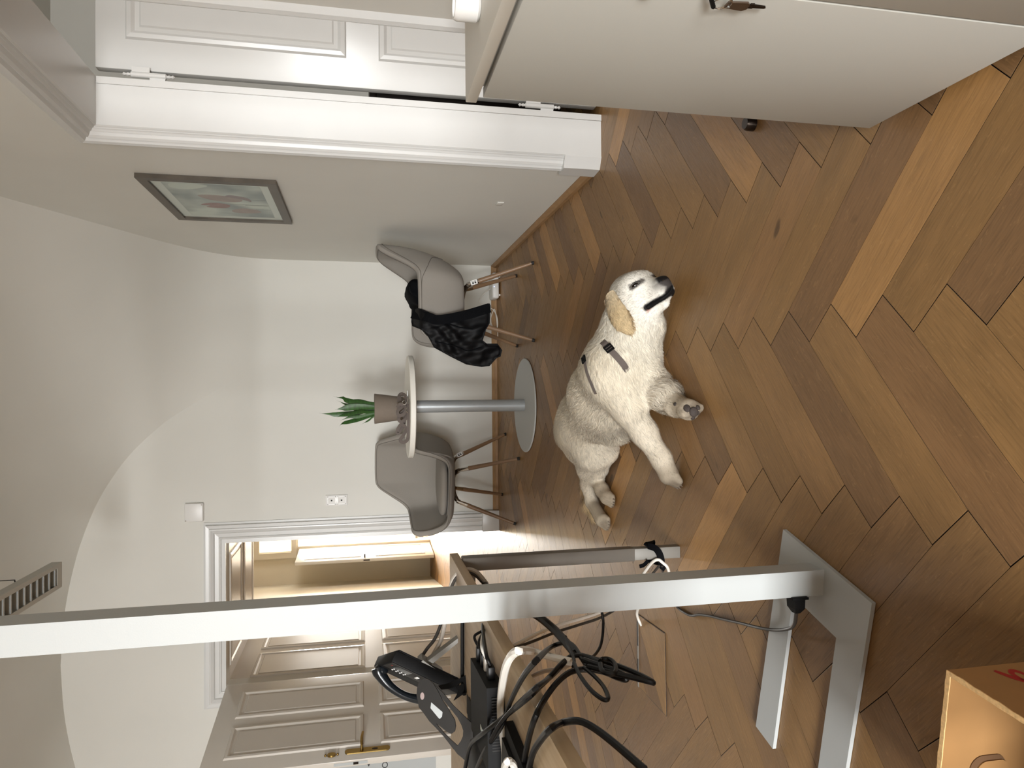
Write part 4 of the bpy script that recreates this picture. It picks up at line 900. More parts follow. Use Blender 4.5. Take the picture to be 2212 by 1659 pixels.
# ================================================================== louvre luminaire under the vault
t = empty('ceiling_luminaire', (-.942, 3.3, 2.6)); tag(t, 'pale louvred pendant luminaire hanging from a thin wire under the vault', 'lamp')
y1, y0 = 4.185-3.3, 2.1-3.3; hwid = .066
b = MB(); b.box((-hwid, y0, .004), (-hwid+.012, y1, .05)); b.box((hwid-.012, y0, .004), (hwid, y1, .05)); b.box((-hwid+.012, y1-.035, .004), (hwid-.012, y1, .05)); b.box((-hwid+.012, y0, .004), (hwid-.012, y0+.08, .05)); b.box((-hwid+.012, y0+.08, .046), (hwid-.012, y1-.035, .05))
for a, c in ((-hwid, -hwid+.022), (hwid-.022, hwid)): b.box((a, y0, 0), (c, y1, .004))
b.box((-hwid+.022, y1-.06, 0), (hwid-.022, y1, .004)); b.box((-hwid+.022, y0, 0), (hwid-.022, y0+.06, .004))
b.build('housing', 'cabinet_white', t)
y = y1-.075
while y > y0+.1:
    b = MB(); b.extr([(-hwid+.022, y, .001), (-hwid+.022, y-.012, .001), (-hwid+.022, y-.004, .030), (-hwid+.022, y, .030)], (2*(hwid-.022), 0, 0)); b.build('louvre', 'white_powder', t); y -= .0675
b = MB(); b.rod((.075-.0, 3.783-3.3, .05), (.075, 3.783-3.3, .72), .0022, None, 6); b.rod((.075, 2.4-3.3, .05), (.075, 2.4-3.3, .78), .0022, None, 6); b.rod((.05, 3.783-3.3, .048), (.075, 3.783-3.3, .052), .003, None, 6); b.rod((.05, 2.4-3.3, .048), (.075, 2.4-3.3, .052), .003, None, 6); b.build('wire', 'dark_plastic', t)




# dark low wardrobe seen through the gap beside the open door
t = empty('dark_sideboard', (1.9, 3.55, 0)); tag(t, 'dark wooden sideboard glimpsed through the gap beside the open white door', 'sideboard')
b = MB(); b.bbox((-.62, -.20, .06), (.62, .20, .96), .003); b.build('body', 'dark_wood', t)
b = MB(); b.bbox((-.65, -.22, .96), (.65, .22, .99), .003); b.build('top', 'dark_wood', t)
for x in (-.56, .56):
    for yy in (-.16, .16): b = MB(); b.rod((x, yy, 0), (x, yy, .06), .02); b.build('foot', 'dark_wood', t)
# ================================================================== oak desk on the left
def desk_wood():
    m = bpy.data.materials.new('light_oak'); m.use_nodes = True; nt = m.node_tree; N = nt.nodes; Lk = nt.links; b = N['Principled BSDF']; b.inputs['Roughness'].default_value = .5
    tc = N.new('ShaderNodeTexCoord'); mp = N.new('ShaderNodeMapping'); mp.inputs['Scale'].default_value = (70, 3, 70); Lk.new(tc.outputs['Object'], mp.inputs[0])
    n = N.new('ShaderNodeTexNoise'); n.inputs['Scale'].default_value = 1; n.inputs['Detail'].default_value = 5; Lk.new(mp.outputs[0], n.inputs['Vector'])
    r = N.new('ShaderNodeValToRGB'); r.color_ramp.elements[0].position = .3; r.color_ramp.elements[1].position = .75; r.color_ramp.elements[0].color = L3(172, 148, 116); r.color_ramp.elements[1].color = L3(196, 174, 142)
    Lk.new(n.outputs['Fac'], r.inputs[0]); Lk.new(r.outputs[0], b.inputs['Base Color']); MATS['light_oak'] = m
desk_wood()
t = empty('desk', (-1.3, 1.55, 0)); O4 = Vector((-1.3, 1.55, 0)); tag(t, 'light oak desk on a grey square-tube frame at the left', 'desk')
k = lambda *p: tuple(Vector(p)-O4)
b = MB(); b.bbox(k(-2.12, .22, .730), k(-.517, 2.285, .757), .0012); b.build('desktop', 'light_oak', t)
for x0 in (-2.10, -.5535):
    for y0 in (.26, 2.182):
        b = MB(); b.bbox(k(x0, y0, .16 if y0 > 2 else .16), k(x0+.0425, y0+.042, .7285), .004); lg = b.build('leg', 'desk_grey', t)
        b = MB(); b.bbox(k(x0+.002, y0+.002, .0), k(x0+.0405, y0+.040, .165), .003); b.build('leg_foot', 'desk_grey_light', lg)
for y0 in (.26, 2.182):
    b = MB(); b.bbox(k(-2.06, y0+.001, .688), k(-.552, y0+.041, .7285), .004); b.build('cross_rail', 'desk_grey', t)
b = MB(); b.bbox(k(-2.0, 1.46, .705), k(-.60, 1.50, .7295), .003); b.build('middle_rail', 'desk_grey', t)
# velcro tie holding cables at the leg foot
t = empty('cable_tie', (-.532, 2.203, .09)); tag(t, 'black hook-and-loop cable tie around the foot of the desk leg', 'cable tie')
pts = [(.026, -.026, .034), (.03, .0, .012), (.026, .028, -.01), (-.0, .032, -.008), (-.028, .028, .0), (-.035, .0, -.012), (-.032, -.024, -.018), (-.004, -.03, -.012), (.018, -.03, .004), (.027, -.027, .03)]
ps = smooth_path(pts, 6); b = MB(); b.ribbon(ps, [(p.x, p.y, 0) for p in ps], .022, .004); b.build('strap', 'black_cloth', t, 60)
b = MB(); b.ribbon(smooth_path([(-.03, -.024, -.015), (-.04, -.03, -.02), (-.047, -.03, -.03)], 5), [(0, -1, .2)]*11, .022, .004); b.build('strap_end', 'black_cloth', t, 60); b = MB(); b.ribbon(smooth_path([(-.02, -.028, .03), (-.032, -.03, .045), (-.036, -.03, .06)], 5), [(0, -1, 0)]*11, .012, .003); b.build('strap_end', 'black_cloth', t, 60)

# floor box lid let into the parquet
t = empty('floor_box', (-.985, 2.435, 0)); tag(t, 'square parquet floor box lid with a thin metal edge under the desk', 'floor box')
cs = [(-.842, 2.313), (-1.129, 2.306), (-1.127, 2.560), (-.850, 2.553)]; cl = [Vector((x+.985, y-2.435)) for x, y in cs]
b = MB(); b.prism([(p.x, p.y) for p in cl], .0006, .0022); b.build('lid_edge', 'dark_wood', t)
# lid planks follow the parquet direction
for kk in range(-4, 6):
    d0 = Vector((.743, .669)); nrm = Vector((-.669, .743)); s0 = kk*.107+.02
    poly_ = [d0*-.4+nrm*s0, d0*.4+nrm*s0, d0*.4+nrm*(s0+.106), d0*-.4+nrm*(s0+.106)]
    q = [Vector(p) for p in poly_]
    for i in range(4):
        a, c = cl[i]*.985, cl[(i+1) % 4]*.985; e = c-a; nn = Vector((e.y, -e.x)); out = []   # clip to lid
        for j in range(len(q)):
            p1, p2 = q[j], q[(j+1) % len(q)]; s1, s2 = (p1-a).dot(-nn)*-1, (p2-a).dot(-nn)*-1
            if s1 >= 0: out.append(p1)
            if s1*s2 < 0: out.append(p1.lerp(p2, s1/(s1-s2)))
        q = out
        if not q: break
    if len(q) >= 3:
        vs, fs, pc = plank_geo(q, .733, sum(q, Vector((0, 0)))/len(q), .0003, .0008, -.002)
        vs = [(x, y, .0022+(.0 if i < len(q) else .0008)) for i, (x, y, z) in enumerate(vs)]
        me = bpy.data.meshes.new('lid_plank'); me.from_pydata(vs, [], fs); me.update(); me.materials.append(MATS['oak'])
        me.attributes.new('pc', 'FLOAT_VECTOR', 'POINT').data.foreach_set('vector', [x for p in pc for x in p]); rv = random.choice((.05, .45, .6, .3))
        me.attributes.new('rnd', 'FLOAT', 'POINT').data.foreach_set('value', [rv]*len(vs))
        o = bpy.data.objects.new('lid_plank', me); COL.objects.link(o); o.parent = t
b = MB(); M_ = Matrix.Translation((-.985, 2.435, 0)).inverted(); b.box((-1.127+.985, 2.553-2.435, .001), (-.85+.985, 2.563-2.435, .0048)); b.build('metal_edge', 'desk_grey_light', t)
b = MB(); b.box((-1.09+.985, 2.552-2.435, .0048), (-1.02+.985, 2.560-2.435, .0056)); b.box((-.97+.985, 2.552-2.435, .0048), (-.865+.985, 2.560-2.435, .0056)); b.build('cable_slot', 'black_plastic', t)

# ---- telephone on a reclined foot
t = empty('desk_phone', (-.84, 2.12, .757)); tag(t, 'black office telephone with handset tilted on a grey foot at the desk edge', 'telephone')
Lx = Vector((-.500, .03, -.866)).normalized(); nx = Vector((-.74, -.46, .48)); nx = (nx-Lx*nx.dot(Lx)).normalized(); wx = nx.cross(Lx)
if wx.y < 0: wx = -wx
P0 = Vector((-.760, 2.055, .952))-Vector((-.84, 2.12, .757))
MPh = frame_M(P0, Lx, wx, nx)
b = MB(); b.bbox((0, 0, -.030), (.225, .19, .004), .004, MPh); b.bbox((.008, .004, -.036), (.215, .186, -.029), .003, MPh); b.build('body', 'black_plastic', t)
b = MB(); b.bbox((.004, .003, .0035), (.221, .095, .006), .001, MPh); fp = b.build('face', 'dark_plastic', t)
b = MB(); b.box((.022, .012, .006), (.075, .060, .0065), MPh); b.build('display', 'black_gloss', fp)
for i in range(4):
    for j in (0, 1):
        b = MB(); b.bbox((.030+i*.0125, .064+j*.018, .006), (.035+i*.0125, .069+j*.018, .0085), .001, MPh); b.build('button', 'white_plastic', fp)
b = MB(); b.bbox((.095, .03, .006), (.105, .055, .0085), .001, MPh); b.bbox((.120, .05, .006), (.132, .066, .0085), .001, MPh); b.build('label_button', 'white_plastic', fp)
b = MB(); b.box((.012, .03, .006), (.016, .036, .0066), MPh); b.build('emblem', 'print_red', fp)
hs = MB(); pth = smooth_path([(.004, .15, .008), (.02, .15, .022), (.06, .15, .040), (.11, .15, .047), (.16, .15, .040), (.20, .15, .022), (.218, .15, .008)], 6); n = len(pth)
rad = [.020-.008*math.sin(math.pi*min(1, max(0, (i/(n-1)-.12)/.76))) for i in range(n)]
hs.tube([MPh @ p for p in pth], rad, 14); hs.ball(MPh @ Vector((.018, .15, .010)), .021); hs.ball(MPh @ Vector((.205, .15, .010)), .021); hs.build('handset', 'black_gloss', t)
b = MB(); ft = lambda *p: Vector(p)-Vector((-.84, 2.12, .757))
b.extr([ft(-.775, 2.075, .862), ft(-.825, 2.075, .800), ft(-.835, 2.075, .808), ft(-.785, 2.075, .874)], (0, .06, 0))
b.extr([ft(-.800, 2.09, .842), ft(-.738, 2.09, .757), ft(-.725, 2.09, .757), ft(-.785, 2.09, .848)], (0, .03, 0)); b.build('foot', 'desk_grey_light', t)

# ---- black laptop stand, leaning plates with cut-outs
t = empty('laptop_stand', (-.87, 1.80, .757)); tag(t, 'black perforated metal laptop stand leaning on the desk in front of the telephone', 'stand')
STAND = {'tongue': [(-0.7515, 1.8605, 0.8916), (-0.7451, 1.8587, 0.8837), (-0.7413, 1.8552, 0.8738), (-0.7437, 1.8497, 0.8642), (-0.7509, 1.8428, 0.8549), (-0.7659, 1.833, 0.8449), (-0.7868, 1.8206, 0.8334), (-0.8095, 1.8054, 0.8173), (-0.8274, 1.794, 0.8059), (-0.8408, 1.7887, 0.8041), (-0.8531, 1.7862, 0.8071), (-0.8594, 1.7884, 0.8158), (-0.8559, 1.7945, 0.8259), (-0.8477, 1.8029, 0.8377), (-0.8393, 1.8129, 0.8525), (-0.8366, 1.8192, 0.8638), (-0.8209, 1.8324, 0.8804), (-0.8082, 1.8425, 0.8924), (-0.7805, 1.8539, 0.8974), (-0.7643, 1.8583, 0.8955)],
 'hole': [(-0.7938, 1.8319, 0.8612), (-0.813, 1.8126, 0.8344), (-0.8235, 1.81, 0.8362), (-0.8289, 1.811, 0.8417), (-0.8274, 1.8128, 0.8445), (-0.8071, 1.8288, 0.8636)],
 'disc': [(-0.7813, 1.8441, 0.8779), (-0.7846, 1.8433, 0.8784), (-0.7874, 1.8429, 0.8796), (-0.7894, 1.8431, 0.8812), (-0.7903, 1.8438, 0.8832), (-0.7898, 1.8449, 0.8851), (-0.7881, 1.8462, 0.8867), (-0.7855, 1.8475, 0.8877), (-0.7822, 1.8487, 0.8879), (-0.779, 1.8496, 0.8875), (-0.7761, 1.8499, 0.8863), (-0.7741, 1.8497, 0.8846), (-0.7733, 1.8491, 0.8826), (-0.7737, 1.848, 0.8807), (-0.7754, 1.8467, 0.8792), (-0.7781, 1.8453, 0.8782)],
 'arm_r': [(-0.7548, 1.8388, 0.8493), (-0.7708, 1.8246, 0.8308), (-0.7965, 1.8047, 0.8073), (-0.8157, 1.787, 0.7839), (-0.8302, 1.7737, 0.7662), (-0.8472, 1.7605, 0.7506), (-0.8543, 1.7638, 0.762), (-0.8433, 1.7751, 0.7779), (-0.8369, 1.7834, 0.7906), (-0.8215, 1.7926, 0.7991), (-0.7977, 1.8108, 0.8206), (-0.7817, 1.8231, 0.835)],
 'arm_l': [(-0.8209, 1.8324, 0.8804), (-0.8366, 1.8192, 0.8638), (-0.8393, 1.8129, 0.8525), (-0.8576, 1.7981, 0.8344), (-0.8727, 1.7844, 0.8164), (-0.8832, 1.7739, 0.8021), (-0.8923, 1.7757, 0.8117), (-0.88, 1.7848, 0.8223), (-0.8661, 1.7954, 0.8348), (-0.8493, 1.8098, 0.8529), (-0.837, 1.821, 0.8676)],
 'foot': [(-0.8472, 1.7605, 0.7506), (-0.86, 1.7611, 0.7604), (-0.866, 1.7638, 0.7699), (-0.8922, 1.7604, 0.7805), (-0.9128, 1.7565, 0.7861), (-0.907, 1.7622, 0.794), (-0.9014, 1.7684, 0.8029), (-0.8892, 1.7775, 0.8134), (-0.8832, 1.7739, 0.8021), (-0.8719, 1.7733, 0.7932), (-0.8612, 1.7742, 0.7881), (-0.8492, 1.7774, 0.7866), (-0.8369, 1.7834, 0.7906), (-0.8379, 1.7758, 0.7758)],
 'back_arm': [(-0.8077, 1.9661, 0.8303), (-0.7987, 1.9535, 0.8036), (-0.7844, 1.943, 0.7746), (-0.7643, 1.9322, 0.7393), (-0.7874, 1.9153, 0.7389), (-0.8114, 1.9035, 0.7462), (-0.8118, 1.9128, 0.7598), (-0.7941, 1.9269, 0.7619), (-0.7892, 1.9343, 0.7672), (-0.8008, 1.9381, 0.784), (-0.8095, 1.9422, 0.7986), (-0.8149, 1.9557, 0.8228)],
 'back_leg': [(-0.8041, 1.9359, 0.7843), (-0.7928, 1.9292, 0.7637), (-0.804, 1.9199, 0.7619), (-0.8186, 1.9168, 0.772), (-0.8289, 1.9198, 0.7866), (-0.8332, 1.9212, 0.7928), (-0.8204, 1.9239, 0.7839), (-0.8099, 1.928, 0.779)],
 'side_rail': [(-0.7733, 1.8168, 0.7713), (-0.7878, 1.7881, 0.7636), (-0.7967, 1.7655, 0.7533), (-0.8083, 1.7419, 0.7464), (-0.8259, 1.7242, 0.7563), (-0.8225, 1.7348, 0.7623), (-0.8171, 1.7442, 0.7637), (-0.8182, 1.7481, 0.77), (-0.8045, 1.7756, 0.7776)]}
O5 = Vector((-.87, 1.80, .757)); NS_ = Vector((.28, -.86, .42)).normalized()
def plate(b, pts, n, th=.004): b.extr([Vector(p)-O5 for p in pts], -Vector(n)*th)
b = MB(); plate(b, STAND['tongue'], NS_)
pl_ = b.build('tongue_plate', 'dark_plastic', t)
b = MB(); plate(b, [Vector(p)+NS_*.0006 for p in STAND['hole']], NS_, .0005); b.build('cut_out', 'white_powder', pl_)
b = MB(); plate(b, [Vector(p)+NS_*.0006 for p in STAND['disc']], NS_, .0005); b.build('disc_hole', 'petal_pink', pl_)
b = MB(); plate(b, STAND['arm_r'], NS_); plate(b, STAND['arm_l'], NS_); plate(b, STAND['foot'], NS_); b.build('frame_plate', 'dark_plastic', t)
b = MB(); plate(b, STAND['back_arm'], (.5, -.7, .5)); plate(b, STAND['back_leg'], (.5, -.7, .5)); b.build('support_plate', 'black_plastic', t)
b = MB(); plate(b, STAND['side_rail'], (.75, -.5, .45)); b.build('side_plate', 'dark_plastic', t)
b = MB(); b.bbox(tuple(Vector((-1.10, 1.58, .758))-O5), tuple(Vector((-.80, 1.86, .764))-O5), .002); b.build('base_plate', 'black_plastic', t)

# ---- dock (small computer) with plugs
t = empty('mini_computer', (-.645, 1.49, .757)); O6 = Vector((-.645, 1.49, .757)); tag(t, 'small black desktop computer with side vents and plugged-in cables on the desk', 'computer')
k = lambda *p: tuple(Vector(p)-O6)
b = MB(); b.extr([k(-.584, 1.385, .757), k(-.602, 1.600, .757), k(-.760, 1.595, .757), k(-.745, 1.372, .757)], (0, 0, .036)); b.build('case', 'black_plastic', t)
b = MB()
for i in range(22): x = -.602-i*.0056; b.box(k(x-.0022, 1.3795-.0006*i*.4, .764), k(x, 1.386-.0006*i*.4, .784))
b.build('vent', 'rubber', t)
b = MB(); b.box(k(-.70, 1.44, .793), k(-.69, 1.465, .7936)); b.build('sticker', 'mat_board', t)
PLUGS = [((-.5995, 1.575, .778), 'plug_cord_a', 'cable_black', .009, .0032), ((-.598, 1.53, .776), 'plug_cord_b', 'cable_black', .008, .0030), ((-.5965, 1.50, .774), 'plug_cord_d', 'cable_white', .008, .0036), ((-.5925, 1.445, .774), 'plug_cord_c', 'cable_black', .012, .0042)]
for p, nm, m, r_, rc in PLUGS:
    b = MB(); b.bbox(k(p[0]-.004, p[1]-r_, p[2]-r_*.6), k(p[0]+.030, p[1]+r_, p[2]+r_*.6), .002); b.build('connector', m, t)
    q = [Vector(p)+Vector((.030, 0, 0)), Vector(p)+Vector((.048, .02, .006))]+[Vector(v)+Vector((rc*1.5, rc*9-.03, rc*2)) for v in PTS['dock_run']]
    b = MB(); b.tube(smooth_path(q, 6), rc, 8); o = b.build('connector_cable', m); tag(o, {'plug_cord_a': 'thin black cable from the farthest plug of the small black computer', 'plug_cord_b': 'second thin black cable plugged into the small black computer', 'plug_cord_d': 'white cable plugged into the side of the small black computer', 'plug_cord_c': 'thick black cable from the nearest plug of the small black computer'}[nm], 'cable', 'cables plugged into the small computer')
# ---- closed dark laptop
t = empty('laptop', (-.72, 1.10, .757)); O7 = Vector((-.72, 1.10, .757)); tag(t, 'closed dark grey slab-shaped device on the desk at the left frame edge', 'laptop')
k = lambda *p: tuple(Vector(p)-O7)
b = MB(); b.extr([k(-.612, 1.300, .758), k(-.625, 1.00, .758), k(-.85, 1.01, .758), k(-.84, 1.31, .758)], (0, 0, .016)); b.build('base', 'black_plastic', t)
b = MB(); b.extr([k(-.640, 1.297, .7745), k(-.653, 1.00, .7745), k(-.85, 1.01, .7745), k(-.84, 1.307, .7745)], (0, 0, .006)); b.build('lid', 'dark_plastic', t)

# ================================================================== cables
def cable(name, key, r, m, label, seg=8, grp='cables tangled at the desk edge'):
    b = MB(); b.tube(smooth_path(PTS[key], 6), r, seg); o = b.build(name, m); tag(o, label, 'cable'); return o
cable('power_cable', 'cord_a', .0052, 'cable_black', 'thick black cable crossing the desk edge into the tangle, rightmost on the desktop')
cable('power_cable', 'cord_b', .0048, 'cable_black', 'black cable from the stand across the desk ending in the longest hanging loop')
cable('power_cable', 'cord_c', .0046, 'cable_black', 'black cable arching highest over the desk edge beside the small computer')
cable('power_cable', 'cord_d', .0054, 'cable_black', 'thick black cable bowing over the desk edge at the lower left frame edge')
cable('power_cable', 'cord_e', .0042, 'cable_black', 'black cable running under the white cord towards the tangle')
cable('power_cable', 'black_bundle', .0085, 'cable_black', 'thick black cable bundle emerging behind the white lamp column')
cable('power_cable', 'loop_a', .0036, 'cable_black', 'slim black cable loop hanging lowest from the tangle')
cable('power_cable', 'loop_b', .0036, 'cable_black', 'thin black cable bowing down to the tangle from behind the lamp column')
cable('power_cable', 'loop_c', .0030, 'cable_black', 'thin black cable end standing up at the top of the tangle')
cable('power_cable', 'coil', .0042, 'cable_black', 'dark coiled cable turn in the middle of the hanging tangle')
cable('white_cord', 'white_power_cord', .0070, 'cable_white', 'thick white cord arching from the desktop over its edge')
cable('white_cord', 'white_loop', .0060, 'cable_white', 'small white cord loop at the bottom left on the desk')
cable('white_cord', 'white_tail', .0050, 'cable_grey', 'pale cord end running behind the black tangle')
cable('white_cord', 'white_floor_cable', .0050, 'cable_white', 'white cable from the floor box tied to the desk leg and up under the desk')
cable('grey_cable', 'grey_leg_cable', .0040, 'cable_dark', 'dark grey cable from the desk leg foot up under the desk')
cable('desk_cable', 'desk_cord_a', .0055, 'cable_black', 'straight black cable lying across the desktop by the telephone foot')
cable('phone_cable', 'arc_dark', .0052, 'cable_dark', 'dark grey telephone cable arching over the far desk edge')
cable('phone_cable', 'arc_grey', .0066, 'cable_grey', 'pale grey telephone cable arching over the far desk edge')
# ================================================================== the dog
DG = {k: Vector(v) for k, v in PTS['dog'].items()}
PR = []   # (a, b, ra, rb, k, flow, region)
def cap(a, b, ra, rb, k=.03, flow=None, reg='body'):
    a = Vector(DG[a] if isinstance(a, str) else a); b = Vector(DG[b] if isinstance(b, str) else b)
    f = flow if flow is not None else (b-a); PR.append((a, b, ra, rb, k, Vector(f).normalized(), reg))
TAILW = (DG['hip']-DG['chest']).normalized()
cap('chest', 'rib', .128, .128, .05, TAILW); cap('rib', 'loin', .128, .110, .05, TAILW)
cap('loin', 'hip', .110, .104, .05, TAILW); cap('hip', 'rump', .106, .084, .05, TAILW)
cap('chest', 'brisket', .115, .072, .05, (-.3, .2, -.8)); cap('rib', 'belly', .10, .075, .05, TAILW+Vector((0, 0, -.5)))
cap('chest', 'neckb', .118, .092, .05, (-.9, .2, -.3), 'neck'); cap('neckb', 'neck', .092, .080, .05, (-.9, .1, -.3), 'neck'); cap('neck', 'nape', .080, .072, .04, (-.95, .1, -.25), 'neck')
cap('nape', 'skull', .070, .064, .04, (-.9, .2, -.2), 'neck'); cap('brisket', 'throat', .068, .058, .05, (-.85, -.1, -.4), 'neck'); cap('throat', 'skull', .058, .056, .05, (-.9, -.05, -.35), 'neck')
# upper hind leg
cap('hipj', 'knee', .108, .070, .045); cap('knee', 'shank', .070, .046, .035, None, 'leg'); cap('shank', 'hock', .046, .027, .03, None, 'leg'); cap('hock', 'meta', .027, .025, .02, None, 'leg'); cap('meta', 'hpaw', .026, .030, .02, None, 'paw')
# lower hind leg
cap('lthigh', 'lknee', .060, .050, .03, (-.6, .1, -.5), 'leg'); cap('lknee', 'lshank', .048, .034, .025, None, 'leg'); cap('lshank', 'lhock', .034, .028, .02, None, 'leg'); cap('lhock', 'lmeta', .028, .027, .02, None, 'leg'); cap('lmeta', 'lpaw', .028, .030, .02, None, 'paw')
# upper fore leg
cap('rsh', 'relb', .082, .054, .05); cap('relb', 'rfor', .052, .041, .03, None, 'leg'); cap('rfor', 'rcar', .041, .033, .03, None, 'leg'); cap('rcar', 'rpaw', .033, .034, .02, None, 'paw')
# lower fore leg
cap('lsh', 'lelb', .066, .054, .045); cap('lelb', 'lfor', .052, .046, .04, None, 'leg'); cap('lfor', 'lcar', .045, .034, .03, None, 'leg'); cap('lcar', 'lfpaw', .034, .034, .02, None, 'paw')
# tail
cap('rump', 'tail0', .05, .034, .03, None, 'tail'); cap('tail0', 'tail1', .034, .024, .02, None, 'tail'); cap('tail1', 'tail2', .024, .018, .02, None, 'tail'); cap('tail2', 'tail3', .018, .010, .02, None, 'tail')
def toes(paw, prev, r, n, lift=0, spread=.017):
    p, q = DG[paw], DG[prev]; d = (p-q).normalized(); s = d.cross(Vector((0, 0, 1))).normalized()
    for i in range(4):
        o = (i-1.5)*spread; fw = .014 if i in (1, 2) else .007
        c = p+s*o+d*.006+Vector((0, 0, lift)); e = p+s*o*1.1+d*(.018+fw)+Vector((0, 0, -.006+lift)); e.z = max(e.z, .013)
        cap(c, e, r, r*.86, .008, d, 'paw')
toes('rpaw', 'rcar', .0155, 4, -.006); toes('hpaw', 'meta', .014, 4, -.006, .014); toes('lpaw', 'lmeta', .0135, 4, -.006, .013)
# lower fore paw lies on its side, pads towards the viewer's left
d_ = (DG['lfpaw']-DG['lcar']).normalized(); s_ = Vector((-.35, -.25, .9)).normalized(); s_ = (s_-d_*s_.dot(d_)).normalized()
for i in range(4):
    o = (i-1.5)*.016; cap(DG['lfpaw']+s_*o, DG['lfpaw']+s_*o*1.1+d_*(.030 if i in (1, 2) else .022), .0155, .0135, .008, d_, 'paw')
# ---- head in its own frame: s forward along the muzzle, c to the crown, r to the dog's right (upper) side
S_ = Vector((.20, -.93, -.30)).normalized(); H_ = Vector((-S_.y, S_.x, 0)).normalized(); U_ = H_.cross(S_); 
if U_.z < 0: U_ = -U_
th = math.radians(24); Cc = (H_*math.cos(th)+U_*math.sin(th)).normalized(); Rr = S_.cross(Cc).normalized()
HO = DG['skull']; hp_ = lambda s, c, r: HO+S_*s+Cc*c+Rr*r
HB = -S_
cap(hp_(-.012, .004, -.006), hp_(.030, .006, .006), .070, .062, .03, HB, 'head')
cap(hp_(.046, .022, -.024), hp_(.046, .022, .024), .042, .042, .03, HB, 'head')      # brows
cap(hp_(.01, -.034, -.036), hp_(.05, -.034, -.030), .046, .038, .03, HB, 'head'); cap(hp_(.01, -.034, .036), hp_(.05, -.034, .030), .046, .038, .03, HB, 'head')
cap(hp_(.060, -.006, 0), hp_(.140, -.014, 0), .045, .032, .025, HB, 'head')           # muzzle
cap(hp_(.078, -.034, .021), hp_(.138, -.036, .015), .028, .024, .015, HB, 'head'); cap(hp_(.078, -.034, -.021), hp_(.138, -.036, -.015), .028, .024, .015, HB, 'head')
cap(hp_(.03, -.068, 0), hp_(.118, -.066, 0), .034, .019, .014, HB, 'head')            # lower jaw
cap(hp_(.0, -.066, .01), hp_(.05, -.062, .02), .042, .034, .03, HB, 'head')
cap(hp_(.147, .000, -.011), hp_(.147, .000, .011), .0178, .0178, .006, HB, 'nose')    # nose pad
cap(hp_(.154, -.016, 0), hp_(.150, -.042, 0), .011, .010, .008, HB, 'nose')
# ---- signed distance on a grid, polygonised with surface nets
def dog_mesh(h):
    lo = np.array([-.70, 1.88, -.012]); hi = np.array([.48, 3.28, .33])
    n = np.ceil((hi-lo)/h).astype(int)+1
    ax = [lo[i]+h*np.arange(n[i], dtype=np.float32) for i in range(3)]
    Fd = np.full(n, .2, np.float32)
    for a, b, ra, rb, k, fl, rg in PR:
        m = max(ra, rb)+k+.02; a_, b_ = np.array(a), np.array(b)
        i0 = np.maximum(0, ((np.minimum(a_, b_)-m-lo)/h).astype(int)); i1 = np.minimum(n, ((np.maximum(a_, b_)+m-lo)/h).astype(int)+2)
        sl = tuple(slice(i0[i], i1[i]) for i in range(3))
        X, Y, Z = np.meshgrid(*[ax[i][sl[i]] for i in range(3)], indexing='ij')
        d = b_-a_; L2 = max(1e-9, float(d@d)); t = np.clip(((X-a_[0])*d[0]+(Y-a_[1])*d[1]+(Z-a_[2])*d[2])/L2, 0, 1)
        D = np.sqrt((X-a_[0]-t*d[0])**2+(Y-a_[1]-t*d[1])**2+(Z-a_[2]-t*d[2])**2)-(ra+(rb-ra)*t)
        G = Fd[sl]; hh = np.maximum(k-np.abs(G-D), 0)/k; Fd[sl] = np.minimum(G, D)-hh*hh*k*.25
    # rest on the floor
    Z = ax[2][None, None, :]; Fd = np.maximum(Fd, -(Z-.0025))
    ins = Fd < 0
    c = np.zeros(n-1, int)
    for dx in (0, 1):
        for dy in (0, 1):
            for dz in (0, 1): c += ins[dx:n[0]-1+dx, dy:n[1]-1+dy, dz:n[2]-1+dz]
    act = (c > 0) & (c < 8); idx = -np.ones(n-1, int); cells = np.argwhere(act); idx[act] = np.arange(len(cells))
    acc = np.zeros((len(cells), 3)); cnt = np.zeros(len(cells)); ci, cj, ck = cells.T
    cor = [(x, y, z) for x in (0, 1) for y in (0, 1) for z in (0, 1)]
    for p in range(8):
        for q in range(p+1, 8):
            dff = [cor[q][i]-cor[p][i] for i in range(3)]
            if sum(abs(v) for v in dff) != 1: continue
            fa = Fd[ci+cor[p][0], cj+cor[p][1], ck+cor[p][2]]; fb = Fd[ci+cor[q][0], cj+cor[q][1], ck+cor[q][2]]
            cr = (fa < 0) != (fb < 0); t = np.where(cr, fa/np.where(cr, fa-fb, 1), 0)
            for i in range(3): acc[:, i] += np.where(cr, cor[p][i]+t*dff[i], 0)
            cnt += cr
    V = lo+h*(cells+acc/cnt[:, None]); quads = []
    for axi in range(3):
        o1, o2 = [(1, 2), (2, 0), (0, 1)][axi]; A = np.take(ins, range(n[axi]-1), axi); B_2 = np.take(ins, range(1, n[axi]), axi)
        e = np.argwhere(A != B_2); fl = A[tuple(e.T)]
        ok = (e[:, o1] > 0) & (e[:, o2] > 0) & (e[:, o1] < n[o1]-1) & (e[:, o2] < n[o2]-1); e = e[ok]; fl = fl[ok]
        def at(d1, d2): q = e.copy(); q[:, o1] += d1; q[:, o2] += d2; return idx[tuple(q.T)]
        Q = np.stack([at(-1, -1), at(0, -1), at(0, 0), at(-1, 0)], 1); Q[~fl] = Q[~fl][:, ::-1]; quads.append(Q)
    return V, np.concatenate(quads)
DV, DQ = dog_mesh(.0052)
